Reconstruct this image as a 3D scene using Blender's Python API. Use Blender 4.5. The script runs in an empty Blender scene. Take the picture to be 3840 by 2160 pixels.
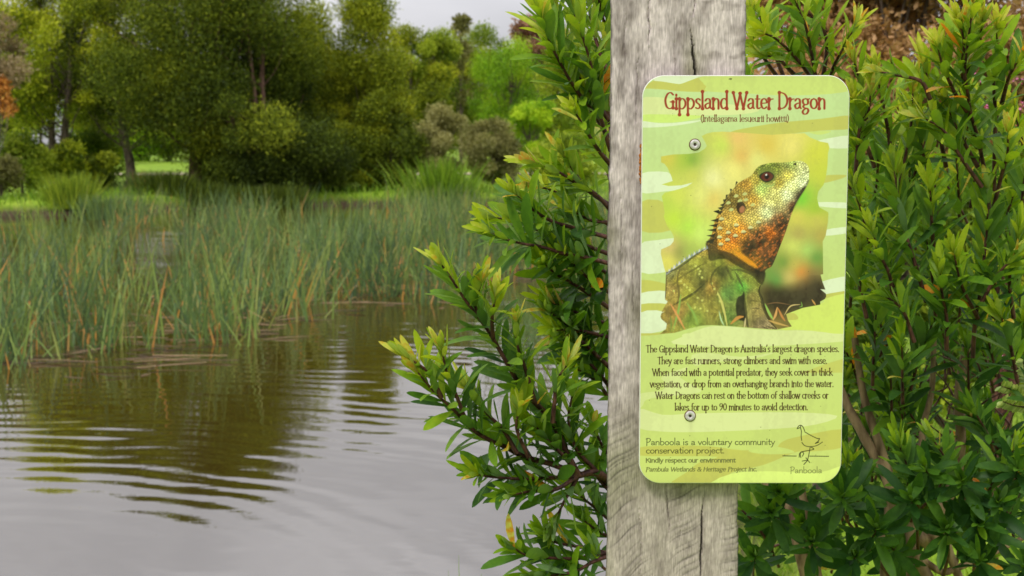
import bpy, math, random
import numpy as np
from mathutils import Vector, Matrix

# ------------------------------------------------------------------ camera, sky, sun, exposure
C = bpy.context.scene.collection
SC = bpy.context.scene
PITCH = math.radians(5.57)
CAMZ = 1.9                       # metres above the pond's surface
F = 50.0 / 36.0 * 3840.0         # focal length in photo pixels
cam_d = bpy.data.cameras.new('camera')
cam_d.lens = 50; cam_d.sensor_width = 36; cam_d.clip_start = 0.05; cam_d.clip_end = 6000
cam_d.dof.use_dof = True; cam_d.dof.focus_distance = 1.40; cam_d.dof.aperture_fstop = 18
cam = bpy.data.objects.new('camera', cam_d); C.objects.link(cam)
cam.location = (0, 0, CAMZ); cam.rotation_euler = (math.pi / 2 - PITCH, 0, 0)
SC.camera = cam

SUN_EL, SUN_AZ = math.radians(48), math.radians(205)     # azimuth: direction the light comes from, clockwise from +Y
world = bpy.data.worlds.new('World'); SC.world = world; world.use_nodes = True
nt = world.node_tree; nt.nodes.clear()
def N(t, kind, **kw):
    n = t.nodes.new(kind)
    for k, v in kw.items():
        if k.startswith('i_'):
            n.inputs[k[2:].replace('_', ' ')].default_value = v
        else: setattr(n, k, v)
    return n
wo = N(nt, 'ShaderNodeOutputWorld'); bg = N(nt, 'ShaderNodeBackground'); bg.inputs['Strength'].default_value = 0.12
sky = N(nt, 'ShaderNodeTexSky', sky_type='NISHITA', sun_disc=False, sun_elevation=SUN_EL, sun_rotation=SUN_AZ)
tc = N(nt, 'ShaderNodeTexCoord'); mp = N(nt, 'ShaderNodeMapping')
mp.inputs['Scale'].default_value = (1.6, 1.6, 4.2); mp.inputs['Location'].default_value = (2.3, 0.6, 0.35)
no = N(nt, 'ShaderNodeTexNoise'); no.inputs['Scale'].default_value = 1.7; no.inputs['Detail'].default_value = 5; no.inputs['Roughness'].default_value = .5
cr = N(nt, 'ShaderNodeValToRGB'); cr.color_ramp.elements[0].position = .34; cr.color_ramp.elements[0].color = (3.7, 3.65, 4.0, 1)
cr.color_ramp.elements[1].position = .66; cr.color_ramp.elements[1].color = (7.0, 6.85, 7.1, 1)
mx = N(nt, 'ShaderNodeMix', data_type='RGBA'); mx.inputs['Factor'].default_value = 0.93
L = nt.links.new
L(tc.outputs['Generated'], mp.inputs['Vector']); L(mp.outputs['Vector'], no.inputs['Vector']); L(no.outputs['Fac'], cr.inputs['Fac'])
sxyz = N(nt, 'ShaderNodeSeparateXYZ'); grd = N(nt, 'ShaderNodeMapRange'); grd.inputs['From Min'].default_value = 0; grd.inputs['From Max'].default_value = .55; grd.inputs['To Min'].default_value = .66; grd.inputs['To Max'].default_value = 2.1
vsc = N(nt, 'ShaderNodeVectorMath', operation='SCALE')                      # an overcast sky is brightest overhead
L(tc.outputs['Generated'], sxyz.inputs[0]); L(sxyz.outputs['Z'], grd.inputs['Value']); L(cr.outputs['Color'], vsc.inputs[0]); L(grd.outputs['Result'], vsc.inputs['Scale'])
L(sky.outputs['Color'], mx.inputs['A']); L(vsc.outputs[0], mx.inputs['B']); L(mx.outputs['Result'], bg.inputs['Color']); L(bg.outputs['Background'], wo.inputs['Surface'])

sun_d = bpy.data.lights.new('sun', 'SUN'); sun_d.energy = 2.0; sun_d.angle = math.radians(12); sun_d.color = (1, .965, .92)
sun = bpy.data.objects.new('sun', sun_d); C.objects.link(sun)
sdir = Vector((math.sin(SUN_AZ) * math.cos(SUN_EL), math.cos(SUN_AZ) * math.cos(SUN_EL), math.sin(SUN_EL)))
sun.rotation_euler = (-sdir).to_track_quat('-Z', 'Y').to_euler()
SC.view_settings.view_transform = 'Standard'; SC.view_settings.look = 'None'; SC.view_settings.exposure = 0.12; SC.view_settings.gamma = 1
SC.cycles.max_bounces = 8; SC.cycles.transparent_max_bounces = 8; SC.cycles.diffuse_bounces = 5; SC.cycles.glossy_bounces = 3; SC.cycles.transmission_bounces = 4

# ------------------------------------------------------------------ helpers
S26 = 3840.0 / 2576.0
cp, sp = math.cos(PITCH), math.sin(PITCH)
def P(px, py, Y):
    """the point at distance Y in front of the camera that shows at photo pixel (px, py)"""
    dx = (px - 1920) / F; dz = -(py - 1080) / F
    d = Vector((dx, cp + dz * sp, -sp + dz * cp))
    return Vector((0, 0, CAMZ)) + d * (Y / d.y)
def O(ox, oy, Y): return P(ox * S26, oy * S26, Y)

def lin(c):
    c = np.asarray(c, float) / 255.0
    return np.where(c <= .04045, c / 12.92, ((c + .055) / 1.055) ** 2.4)

def tag(o, label=None, cat=None, group=None, kind=None):
    if label: o['label'] = label
    if cat: o['category'] = cat
    if group: o['group'] = group
    if kind: o['kind'] = kind
    return o
def empty(name, loc=(0, 0, 0)):
    o = bpy.data.objects.new(name, None); C.objects.link(o); o.location = loc; o.empty_display_size = .1
    return o
def mesh_np(name, V, Fc, mat=None, parent=None, attrs=None, smooth=False, color=None, origin=(0, 0, 0)):
    V = np.asarray(V, np.float32).reshape(-1, 3) - np.asarray(origin, np.float32); Fc = np.asarray(Fc, np.int32)
    me = bpy.data.meshes.new(name); k = Fc.shape[1]
    me.vertices.add(len(V)); me.vertices.foreach_set('co', V.ravel())
    me.loops.add(Fc.size); me.loops.foreach_set('vertex_index', Fc.ravel())
    me.polygons.add(len(Fc)); me.polygons.foreach_set('loop_start', np.arange(len(Fc), dtype=np.int32) * k)
    if smooth: me.polygons.foreach_set('use_smooth', np.ones(len(Fc), bool))
    me.update(calc_edges=True)
    for an, av in (attrs or {}).items():
        a = me.attributes.new(an, 'FLOAT', 'POINT'); a.data.foreach_set('value', np.asarray(av, np.float32))
    if color is not None:
        a = me.color_attributes.new('print', 'FLOAT_COLOR', 'POINT')
        a.data.foreach_set('color', np.asarray(color, np.float32).ravel())
    if mat: me.materials.append(mat)
    o = bpy.data.objects.new(name, me); C.objects.link(o)
    if parent: o.parent = parent
    else: o.location = origin
    return o
class MB:
    """collects quads (and their tint) for one mesh"""
    def __init__(s): s.V = []; s.F = []; s.T = []; s.n = 0
    def add(s, V, Fc, t=0.5):
        V = np.asarray(V, float).reshape(-1, 3); s.V.append(V); s.F.append(np.asarray(Fc, int).reshape(-1, 4) + s.n)
        s.T.append(np.broadcast_to(np.asarray(t, float), (len(V),)).copy()); s.n += len(V)
    def build(s, name, mat, parent=None, smooth=True, origin=(0, 0, 0)):
        return mesh_np(name, np.concatenate(s.V), np.concatenate(s.F), mat, parent, {'tint': np.concatenate(s.T)}, smooth, origin=origin)
def catmull(pts, n):
    p = np.asarray(pts, float)
    if len(p) == 2: return p[0] + (p[1] - p[0]) * np.linspace(0, 1, n)[:, None]
    q = np.vstack([2 * p[0] - p[1], p, 2 * p[-1] - p[-2]])
    u = np.linspace(0, len(p) - 1 - 1e-9, n); i = u.astype(int); t = (u - i)[:, None]
    a, b, c, d = q[i], q[i + 1], q[i + 2], q[i + 3]
    return .5 * (2 * b + (c - a) * t + (2 * a - 5 * b + 4 * c - d) * t ** 2 + (3 * b - a - 3 * c + d) * t ** 3)
def norm(a): return a / np.maximum(np.linalg.norm(a, axis=-1, keepdims=True), 1e-9)
def tube(mb, pts, radii, sides=6, t=0.5, cap=True):
    p = np.asarray(pts, float); n = len(p); r = np.broadcast_to(np.asarray(radii, float), (n,))
    tan = norm(np.gradient(p, axis=0)); ref = np.array([0.31, .2, 1.]) if abs(tan[:, 2]).mean() < .8 else np.array([1., .2, .1])
    x = norm(np.cross(np.broadcast_to(ref, tan.shape), tan)); y = np.cross(tan, x)
    a = np.linspace(0, 2 * np.pi, sides, endpoint=False)
    ring = p[:, None] + r[:, None, None] * (x[:, None] * np.cos(a)[None, :, None] + y[:, None] * np.sin(a)[None, :, None])
    V = ring.reshape(-1, 3); i = np.arange(n - 1)[:, None]; j = np.arange(sides)[None]; j2 = (j + 1) % sides
    Fc = np.stack([i * sides + j, i * sides + j2, (i + 1) * sides + j2, (i + 1) * sides + j], -1).reshape(-1, 4)
    mb.add(V, Fc, t)

# ------------------------------------------------------------------ materials
def new_mat(name):
    m = bpy.data.materials.new(name); m.use_nodes = True; t = m.node_tree; t.nodes.clear()
    out = N(t, 'ShaderNodeOutputMaterial'); b = N(t, 'ShaderNodeBsdfPrincipled'); t.links.new(b.outputs['BSDF'], out.inputs['Surface'])
    return m, t, b, out
def ramp(t, cols):
    r = N(t, 'ShaderNodeValToRGB'); e = r.color_ramp.elements
    while len(e) < len(cols): e.new(.5)
    for k, (p, c) in enumerate(cols):
        e[k].position = p; e[k].color = (*c, 1)
    return r
def leaf_mat(name, cols, trans=.35, rough=.45, spec=.4, tcol=(1.35, 1.25, .6), under=None, mottle=0):
    m, t, b, out = new_mat(name)
    at = N(t, 'ShaderNodeAttribute', attribute_name='tint'); r = ramp(t, cols); t.links.new(at.outputs['Fac'], r.inputs['Fac'])
    if mottle:
        tq = N(t, 'ShaderNodeTexCoord'); nq = N(t, 'ShaderNodeTexNoise'); nq.inputs['Scale'].default_value = mottle; nq.inputs['Detail'].default_value = 4
        mq = N(t, 'ShaderNodeMath', operation='MULTIPLY_ADD'); mq.inputs[1].default_value = .30; mq.inputs[2].default_value = -.15; aq = N(t, 'ShaderNodeMath', operation='ADD')
        t.links.new(tq.outputs['Object'], nq.inputs['Vector']); t.links.new(nq.outputs['Fac'], mq.inputs[0]); t.links.new(mq.outputs[0], aq.inputs[0]); t.links.new(at.outputs['Fac'], aq.inputs[1]); t.links.new(aq.outputs[0], r.inputs['Fac'])
    col = r.outputs['Color']
    if under:
        g = N(t, 'ShaderNodeNewGeometry'); mm = N(t, 'ShaderNodeMix', data_type='RGBA'); mm.inputs['B'].default_value = (*under, 1)
        mu = N(t, 'ShaderNodeMath', operation='MULTIPLY'); mu.inputs[1].default_value = .45
        t.links.new(g.outputs['Backfacing'], mu.inputs[0]); t.links.new(mu.outputs[0], mm.inputs['Factor']); t.links.new(col, mm.inputs['A']); col = mm.outputs['Result']
    b.inputs['Roughness'].default_value = rough; b.inputs['Specular IOR Level'].default_value = spec
    t.links.new(col, b.inputs['Base Color'])
    if trans > 0:
        tr = N(t, 'ShaderNodeBsdfTranslucent'); vm = N(t, 'ShaderNodeMix', data_type='RGBA', blend_type='MULTIPLY'); vm.inputs['Factor'].default_value = 1
        vm.inputs['B'].default_value = (*tcol, 1); t.links.new(r.outputs['Color'], vm.inputs['A']); t.links.new(vm.outputs['Result'], tr.inputs['Color'])
        ms = N(t, 'ShaderNodeMixShader'); ms.inputs['Fac'].default_value = trans
        t.links.new(b.outputs['BSDF'], ms.inputs[1]); t.links.new(tr.outputs['BSDF'], ms.inputs[2]); t.links.new(ms.outputs['Shader'], out.inputs['Surface'])
    return m
def noise_mat(name, c1, c2, scale=(1, 1, 1), ns=10, detail=6, rough=.8, bump=0, lo=.35, hi=.65, spec=.2):
    m, t, b, out = new_mat(name)
    tc = N(t, 'ShaderNodeTexCoord'); mp = N(t, 'ShaderNodeMapping'); mp.inputs['Scale'].default_value = scale
    no = N(t, 'ShaderNodeTexNoise'); no.inputs['Scale'].default_value = ns; no.inputs['Detail'].default_value = detail
    r = ramp(t, [(lo, c1), (hi, c2)])
    t.links.new(tc.outputs['Object'], mp.inputs['Vector']); t.links.new(mp.outputs['Vector'], no.inputs['Vector'])
    t.links.new(no.outputs['Fac'], r.inputs['Fac']); t.links.new(r.outputs['Color'], b.inputs['Base Color'])
    b.inputs['Roughness'].default_value = rough; b.inputs['Specular IOR Level'].default_value = spec
    if bump:
        bp = N(t, 'ShaderNodeBump'); bp.inputs['Strength'].default_value = 1; bp.inputs['Distance'].default_value = bump
        t.links.new(no.outputs['Fac'], bp.inputs['Height']); t.links.new(bp.outputs['Normal'], b.inputs['Normal'])
    return m

M_bark = noise_mat('bark_grey_brown', (.05, .037, .028), (.19, .145, .11), (6, 6, 1), 4, bump=.02)
M_bark_red = noise_mat('bark_reddish', (.06, .03, .022), (.22, .125, .09), (6, 6, 1), 4, bump=.02)
M_stem_dark = noise_mat('young_stem_bark', (.035, .014, .012), (.13, .055, .04), (1, 1, .4), 160, rough=.55)
M_stem_tan = noise_mat('old_stem_bark', (.12, .075, .04), (.34, .235, .13), (1, 1, .3), 90, bump=.002)

# ------------------------------------------------------------------ ground, path, water
POND = np.array([(-70, 3.3), (-5, 3.1), (-1.2, 3.3), (.15, 3.5), (.62, 5), (1.0, 8), (1.7, 12), (3.2, 18), (5.2, 28), (5.0, 38), (3, 45), (-1, 47), (-6, 48), (-10, 46), (-13, 40.5), (-20, 38), (-70, 37)], float)
def poly_sd(x, y, poly):
    """distance to the polygon's edge, negative inside"""
    x = np.asarray(x, float); y = np.asarray(y, float); d = np.full(x.shape, 1e9); ins = np.zeros(x.shape, bool)
    for (ax, ay), (bx, by) in zip(poly, np.roll(poly, -1, 0)):
        ex, ey = bx - ax, by - ay; wx, wy = x - ax, y - ay
        h = np.clip((wx * ex + wy * ey) / (ex * ex + ey * ey + 1e-12), 0, 1)
        d = np.minimum(d, np.hypot(wx - ex * h, wy - ey * h))
        cnd = ((ay <= y) & (by > y)) | ((by <= y) & (ay > y))
        xi = ax + (y - ay) / (by - ay + 1e-12) * ex
        ins ^= cnd & (x < xi)
    return np.where(ins, -d, d)
def ground_z(x, y):
    sd = poly_sd(x, y, POND)
    t = np.clip((sd + .9) / 1.8, 0, 1); t = t * t * (3 - 2 * t)
    far = np.clip(np.asarray(y, float) - 48, 0, 150)
    return -.45 + t * (.88 + .0048 * far) + .03 * np.sin(np.asarray(x) * 1.3) * np.sin(np.asarray(y) * .9) * t
gx = np.concatenate([[-2500, -1200, -600, -300, -160, -100, -75, -60, -50, -42], np.arange(-36, -6, .6), np.arange(-6, 7, .2), np.arange(7, 16, .6), [18, 21, 25, 30, 40, 55, 75, 110, 200, 400, 900, 2500]])
gy = np.concatenate([[-300, -100, -40, -20, -10, -5, -2, 0, 1.5], np.arange(2.2, 8, .2), np.arange(8, 56, .5), [57, 58, 60, 63, 66, 70, 74, 75, 79, 84, 90, 100, 120, 150, 198, 260, 400, 800, 1600, 3200]])
X, Y = np.meshgrid(gx, gy); Z = ground_z(X, Y); nx, ny = len(gx), len(gy)
ii, jj = np.meshgrid(np.arange(ny - 1), np.arange(nx - 1), indexing='ij')
GF = np.stack([ii * nx + jj, ii * nx + jj + 1, (ii + 1) * nx + jj + 1, (ii + 1) * nx + jj], -1).reshape(-1, 4)
m, t, b, out = new_mat('ground_grass_and_mud')
tc_ = N(t, 'ShaderNodeTexCoord'); n1 = N(t, 'ShaderNodeTexNoise'); n1.inputs['Scale'].default_value = .6; n1.inputs['Detail'].default_value = 6
n2 = N(t, 'ShaderNodeTexNoise'); n2.inputs['Scale'].default_value = 9; n2.inputs['Detail'].default_value = 5
r1 = ramp(t, [(.3, (.10, .17, .012)), (.52, (.19, .31, .018)), (.75, (.30, .36, .05))]); r2 = ramp(t, [(.3, (.03, .022, .012)), (.7, (.09, .065, .035))])
gp = N(t, 'ShaderNodeNewGeometry'); sx = N(t, 'ShaderNodeSeparateXYZ'); mr = N(t, 'ShaderNodeMapRange'); mr.inputs['From Min'].default_value = .12; mr.inputs['From Max'].default_value = .34
mxx = N(t, 'ShaderNodeMix', data_type='RGBA'); ad = N(t, 'ShaderNodeMath', operation='ADD'); mu = N(t, 'ShaderNodeMath', operation='MULTIPLY'); mu.inputs[1].default_value = .5
t.links.new(tc_.outputs['Object'], n1.inputs['Vector']); t.links.new(tc_.outputs['Object'], n2.inputs['Vector'])
t.links.new(n2.outputs['Fac'], mu.inputs[0]); t.links.new(mu.outputs[0], ad.inputs[0])
m2 = N(t, 'ShaderNodeMath', operation='MULTIPLY'); m2.inputs[1].default_value = .5; t.links.new(n1.outputs['Fac'], m2.inputs[0]); t.links.new(m2.outputs[0], ad.inputs[1])
t.links.new(ad.outputs[0], r1.inputs['Fac']); t.links.new(n2.outputs['Fac'], r2.inputs['Fac'])
t.links.new(gp.outputs['Position'], sx.inputs[0]); t.links.new(sx.outputs['Z'], mr.inputs['Value']); t.links.new(mr.outputs['Result'], mxx.inputs['Factor'])
t.links.new(r2.outputs['Color'], mxx.inputs['A']); t.links.new(r1.outputs['Color'], mxx.inputs['B']); t.links.new(mxx.outputs['Result'], b.inputs['Base Color']); b.inputs['Roughness'].default_value = .9
b.inputs['Specular IOR Level'].default_value = .15
tag(mesh_np('ground', np.stack([X, Y, Z], -1), GF, m, smooth=True), 'grassy ground with a muddy bank sloping under the pond', 'ground', kind='structure')

px_ = np.concatenate([np.arange(-70, 40, 2.)]); pv = []
for x in px_:
    yc = 76.5 + 1.2 * math.sin(x * .06)
    for dy in (-2.2, -.7, .7, 2.2):
        pv.append((x, yc + dy, float(ground_z(x, yc + dy)) + .05))
pf = [(i * 4 + j, (i + 1) * 4 + j, (i + 1) * 4 + j + 1, i * 4 + j + 1) for i in range(len(px_) - 1) for j in range(3)]
tag(mesh_np('path', pv, pf, noise_mat('pale_gravel', (.36, .29, .2), (.52, .43, .31), ns=3)), 'pale gravel path crossing the lawn beyond the trees', 'path', kind='structure')

m, t, b, out = new_mat('murky_pond_water')
b.inputs['Base Color'].default_value = (.046, .031, .005, 1); b.inputs['Roughness'].default_value = .02; b.inputs['IOR'].default_value = 3.0; b.inputs['Specular IOR Level'].default_value = .75
g = N(t, 'ShaderNodeNewGeometry')
def rings(cx, cy, scale, dist, ds=1.0):
    sb = N(t, 'ShaderNodeVectorMath', operation='SUBTRACT'); sb.inputs[1].default_value = (cx, cy, 0); t.links.new(g.outputs['Position'], sb.inputs[0])
    w = N(t, 'ShaderNodeTexWave', wave_type='RINGS', rings_direction='SPHERICAL'); w.inputs['Scale'].default_value = scale
    w.inputs['Distortion'].default_value = dist; w.inputs['Detail'].default_value = 1.5; w.inputs['Detail Scale'].default_value = ds
    t.links.new(sb.outputs[0], w.inputs['Vector']); return w.outputs['Fac']
def mul(a, k):
    q = N(t, 'ShaderNodeMath', operation='MULTIPLY'); t.links.new(a, q.inputs[0]); q.inputs[1].default_value = k; return q.outputs[0]
def add(a, c):
    q = N(t, 'ShaderNodeMath', operation='ADD'); t.links.new(a, q.inputs[0]); t.links.new(c, q.inputs[1]); return q.outputs[0]
w1 = rings(-3.0, 5.4, 1.15, 6.5, .7); w2 = rings(-6.5, 1.0, .7, 7.0, .5)
nmap = N(t, 'ShaderNodeMapping'); nmap.inputs['Scale'].default_value = (.7, 2.2, 1); t.links.new(g.outputs['Position'], nmap.inputs['Vector'])
nz = N(t, 'ShaderNodeTexNoise'); nz.inputs['Scale'].default_value = 2.2; nz.inputs['Detail'].default_value = 2; t.links.new(nmap.outputs['Vector'], nz.inputs['Vector'])
big = N(t, 'ShaderNodeTexNoise'); big.inputs['Scale'].default_value = .7; big.inputs['Detail'].default_value = 3; t.links.new(g.outputs['Position'], big.inputs['Vector'])
amp = N(t, 'ShaderNodeMapRange'); amp.inputs['From Min'].default_value = .35; amp.inputs['From Max'].default_value = .65; amp.inputs['To Min'].default_value = .12; t.links.new(big.outputs['Fac'], amp.inputs['Value'])
hsum = add(add(mul(w1, .85), mul(w2, .5)), mul(nz.outputs['Fac'], .9))
hm = N(t, 'ShaderNodeMath', operation='MULTIPLY'); t.links.new(hsum, hm.inputs[0]); t.links.new(amp.outputs['Result'], hm.inputs[1])
bp = N(t, 'ShaderNodeBump'); bp.inputs['Strength'].default_value = 1; bp.inputs['Distance'].default_value = .0024
t.links.new(hm.outputs[0], bp.inputs['Height']); t.links.new(bp.outputs['Normal'], b.inputs['Normal'])
wx = np.concatenate([np.arange(-75, 10, 5.)]); wy = np.concatenate([np.arange(2, 52, 4.)])
XX, YY = np.meshgrid(wx, wy); a_, b_ = len(wx), len(wy)
i2, j2 = np.meshgrid(np.arange(b_ - 1), np.arange(a_ - 1), indexing='ij')
WF = np.stack([i2 * a_ + j2, i2 * a_ + j2 + 1, (i2 + 1) * a_ + j2 + 1, (i2 + 1) * a_ + j2], -1).reshape(-1, 4)
tag(mesh_np('water', np.stack([XX, YY, 0 * XX], -1), WF, m, smooth=True), 'brown rippled pond reflecting the grey sky and trees', 'water', kind='structure')

# ------------------------------------------------------------------ timber post
POST_Y = 1.402; POST_W = .134
pl_, pr_ = P(2284, 1080, POST_Y).x, P(2784, 1080, POST_Y).x
pc = Vector(((pl_ + pr_) / 2, POST_Y, .43)); POST_W = pr_ - pl_
z0, z1 = -.4, 2.0                       # relative to the foot of the post
nxp, nzp = 141, 1500
u = np.linspace(-.5, .5, nxp); v = np.linspace(z0, z1, nzp); U, Vv = np.meshgrid(u, v)
rng = np.random.default_rng(5)
dep = np.zeros_like(U); wx_ = U * POST_W
def crack(pts, wid, depth):
    """a crack traced as (photo px x, y) points: carved into the face"""
    q = catmull([[P(a, c, POST_Y).x - pc.x, P(a, c, POST_Y).z - pc.z] for a, c in pts], 260)
    q[:, 0] += np.cumsum(rng.normal(0, .00012, len(q)))
    zz = v; xs = np.interp(zz, q[::-1, 1] if q[0, 1] > q[-1, 1] else q[:, 1], q[::-1, 0] if q[0, 1] > q[-1, 1] else q[:, 0])
    lo, hi = q[:, 1].min(), q[:, 1].max()
    taper = np.clip(np.minimum(zz - lo, hi - zz) / .03, 0, 1) ** .6
    w = wid * (taper + .02)[:, None]
    return depth * np.clip(1 - (np.abs(wx_ - xs[:, None]) / w), 0, 1) ** .7 * ((zz > lo) & (zz < hi))[:, None] * taper[:, None]
for pts, wd, dp in [([(2612, -60), (2610, 60), (2609, 85)], .0009, .006), ([(2582, 95), (2595, 140), (2603, 190), (2606, 230), (2606, 300), (2604, 420)], .0014, .008),
                    ([(2441, -60), (2438, 60), (2436, 130), (2435, 210)], .0009, .004), ([(2342, 30), (2340, 150), (2338, 260)], .0007, .003), ([(2529, 120), (2528, 280), (2527, 400)], .0007, .003),
                    ([(2390, 180), (2386, 270), (2383, 500)], .0007, .003),
                    ([(2641, 1850), (2636, 1920), (2630, 2000), (2624, 2060), (2621, 2110), (2618, 2200)], .0011, .007), ([(2494, 1800), (2497, 1870), (2505, 1920), (2507, 1980), (2494, 2030)], .0009, .004),
                    ([(2558, 1900), (2556, 2060)], .0006, .0025), ([(2405, 1870), (2403, 2200)], .0006, .0025), ([(2330, 700), (2327, 1000), (2325, 1300)], .0006, .0025), ([(2375, 900), (2371, 1260)], .0006, .002)]:
    dep += crack(pts, wd, dp)
# saw marks: curved arcs on the lower half, short scallops near the top right
zz_ = Vv + pc.z; xx_ = wx_ + pc.x
c0 = P(2950, 2700, POST_Y); rr = np.hypot((xx_ - c0.x) * 1.0, (zz_ - c0.z) * 1.0)
low = np.clip((P(2500, 1500, POST_Y).z - zz_) / .06, 0, 1)
rl = np.random.default_rng(77); rgrid = np.linspace(0, .6, 3000); prof = np.zeros(3000)
r0 = .02
while r0 < .6:
    prof = np.maximum(prof, rl.uniform(.25, 1) * np.exp(-((rgrid - r0) / rl.uniform(.0005, .0011)) ** 2)); r0 += rl.uniform(.0025, .0095)
rw = rr + .0022 * np.sin(np.arctan2(zz_ - c0.z, xx_ - c0.x) * 9) + .0012 * np.sin(xx_ * 160 + zz_ * 40)
arc = np.interp(rw, rgrid, prof) * np.clip(.45 + .55 * np.sin(rr * 47 + 23 * np.arctan2(zz_ - c0.z, xx_ - c0.x)), .1, 1)
dep += low * arc * .0007
top = np.clip((zz_ - P(2500, 330, POST_Y).z) / .02, 0, 1) * np.clip((xx_ - P(2600, 100, POST_Y).x) / .01, 0, 1)
def snoise(sx, sz, seed):
    """smooth random field over the face with feature size (sx, sz) metres"""
    r = np.random.default_rng(seed); a = max(3, int(POST_W / sx) + 3); b2 = max(3, int((z1 - z0) / sz) + 3); g_ = r.random((b2, a))
    fx = (U + .5) * (a - 2); fz = (Vv - z0) / (z1 - z0) * (b2 - 2); ix = fx.astype(int); iz = fz.astype(int); tx = fx - ix; tz = fz - iz
    tx = tx * tx * (3 - 2 * tx); tz = tz * tz * (3 - 2 * tz)
    return (g_[iz, ix] * (1 - tx) + g_[iz, ix + 1] * tx) * (1 - tz) + (g_[iz + 1, ix] * (1 - tx) + g_[iz + 1, ix + 1] * tx) * tz
wn = np.random.default_rng(44)
def streak(lz_, lx_):
    """fine random fibres, lz_ and lx_ rows and columns long"""
    q = wn.random(U.shape); kz = np.ones(lz_) / lz_; q = np.apply_along_axis(lambda c: np.convolve(c, kz, 'same'), 0, q)
    if lx_ > 1: q = np.apply_along_axis(lambda c: np.convolve(c, np.ones(lx_) / lx_, 'same'), 1, q)
    return np.clip(.5 + (q - q.mean()) / (q.std() * 4.5), 0, 1)
grain = streak(18, 1) * .6 + streak(60, 3) * .4
dep += .0005 * grain + .0003 * streak(2, 2)
edge = np.clip(.5 - np.abs(U), 0, 1) * POST_W
dep += .004 * np.clip(1 - edge / .0042, 0, 1) ** 2
# stains and lichen (0..1), paler worn wood where they are absent
pz = lambda py: P(2500, py, POST_Y).z
st = (snoise(.011, .02, 7) * .45 + snoise(.004, .006, 8) * .3 + snoise(.022, .055, 9) * .35)
st += .22 * np.exp(-((zz_ - pz(1080)) / .16) ** 2) * (snoise(.02, .05, 10))
st += .28 * np.exp(-((xx_ - P(2545, 100, POST_Y).x) / .008) ** 2) * np.clip((zz_ - pz(420)) / .05, 0, 1) * snoise(.02, .02, 11)
st += .42 * top * np.clip((snoise(.011, .0038, 12) - .5) * 4, 0, 1) * snoise(.02, .012, 13)
low2 = np.clip((pz(1350) - zz_) / .1, 0, 1)
stain = np.clip((st - .42) * 1.55, 0, .9); stain = stain * (1 - .35 * low2)
fine = streak(12, 1) * .45 + streak(3, 2) * .55
light = lin((204, 190, 188)) * (1 - low2[..., None]) + lin((177, 165, 154)) * low2[..., None]
dark = lin((98, 86, 80)); green = lin((140, 138, 104))
col = light * (1 - stain[..., None]) + dark * stain[..., None]
gm = np.clip(snoise(.03, .08, 30) - .5, 0, .4)[..., None] * 1.2
col = col * (1 - gm) + green * gm
col = col * (.72 + .54 * fine)[..., None]
col = col * (1 - .68 * (low * arc)[..., None])
crk = np.clip((dep - .0022) / .003, 0, 1)[..., None]
col = col * (1 - crk) + np.array([.03, .025, .02]) * crk
colv = np.concatenate([col, np.ones(col.shape[:2] + (1,))], -1)
en = np.random.default_rng(91); ek = lambda k_: np.convolve(en.normal(size=nzp), np.ones(k_) / k_ ** .5, 'same')
edge_l, edge_r = [(.00035 * ek(9) + .0006 * ek(70) + .0008 * ek(200))[:, None] for _ in range(2)]
wx_ = wx_ + np.where(U < 0, edge_l, edge_r) * np.abs(2 * U) ** 10
Vf = np.stack([wx_, dep, Vv], -1).reshape(-1, 3)
ia, ja = np.meshgrid(np.arange(nzp - 1), np.arange(nxp - 1), indexing='ij')
Ff = np.stack([ia * nxp + ja, ia * nxp + ja + 1, (ia + 1) * nxp + ja + 1, (ia + 1) * nxp + ja], -1).reshape(-1, 4)
# sides, back and top
n0 = len(Vf); D_ = .085
li = np.arange(nzp) * nxp; ri = li + nxp - 1
Lb = np.stack([np.full(nzp, -.5 * POST_W + .002), np.full(nzp, D_), v], -1); Rb = np.stack([np.full(nzp, .5 * POST_W - .002), np.full(nzp, D_), v], -1)
Vp = np.concatenate([Vf, Lb, Rb]); k = np.arange(nzp - 1)
Fs = np.concatenate([np.stack([n0 + k, li[k], li[k + 1], n0 + k + 1], -1), np.stack([ri[k], n0 + nzp + k, n0 + nzp + k + 1, ri[k + 1]], -1), np.stack([n0 + nzp + k, n0 + k, n0 + k + 1, n0 + nzp + k + 1], -1),
                     np.array([[li[-1], ri[-1], n0 + 2 * nzp - 1, n0 + nzp - 1]])])
sidec = np.concatenate([colv[:, 0], colv[:, -1]]); sidec[:, :3] = sidec[:, :3] * .3 + lin((196, 186, 172)) * .7
m, t, b, out = new_mat('weathered_grey_timber')
at = N(t, 'ShaderNodeAttribute', attribute_name='print'); hs = N(t, 'ShaderNodeTexNoise'); hs.inputs['Scale'].default_value = 900; hs.inputs['Detail'].default_value = 2
tcn = N(t, 'ShaderNodeTexCoord'); mpn = N(t, 'ShaderNodeMapping'); mpn.inputs['Scale'].default_value = (1, 1, .12); t.links.new(tcn.outputs['Object'], mpn.inputs['Vector']); t.links.new(mpn.outputs['Vector'], hs.inputs['Vector'])
rr_ = ramp(t, [(.3, (.72, .72, .72)), (.7, (1.12, 1.12, 1.12))]); t.links.new(hs.outputs['Fac'], rr_.inputs['Fac'])
mm = N(t, 'ShaderNodeMix', data_type='RGBA', blend_type='MULTIPLY'); mm.inputs['Factor'].default_value = 1
t.links.new(at.outputs['Color'], mm.inputs['A']); t.links.new(rr_.outputs['Color'], mm.inputs['B']); t.links.new(mm.outputs['Result'], b.inputs['Base Color']); b.inputs['Roughness'].default_value = .85; b.inputs['Specular IOR Level'].default_value = .2
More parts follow.
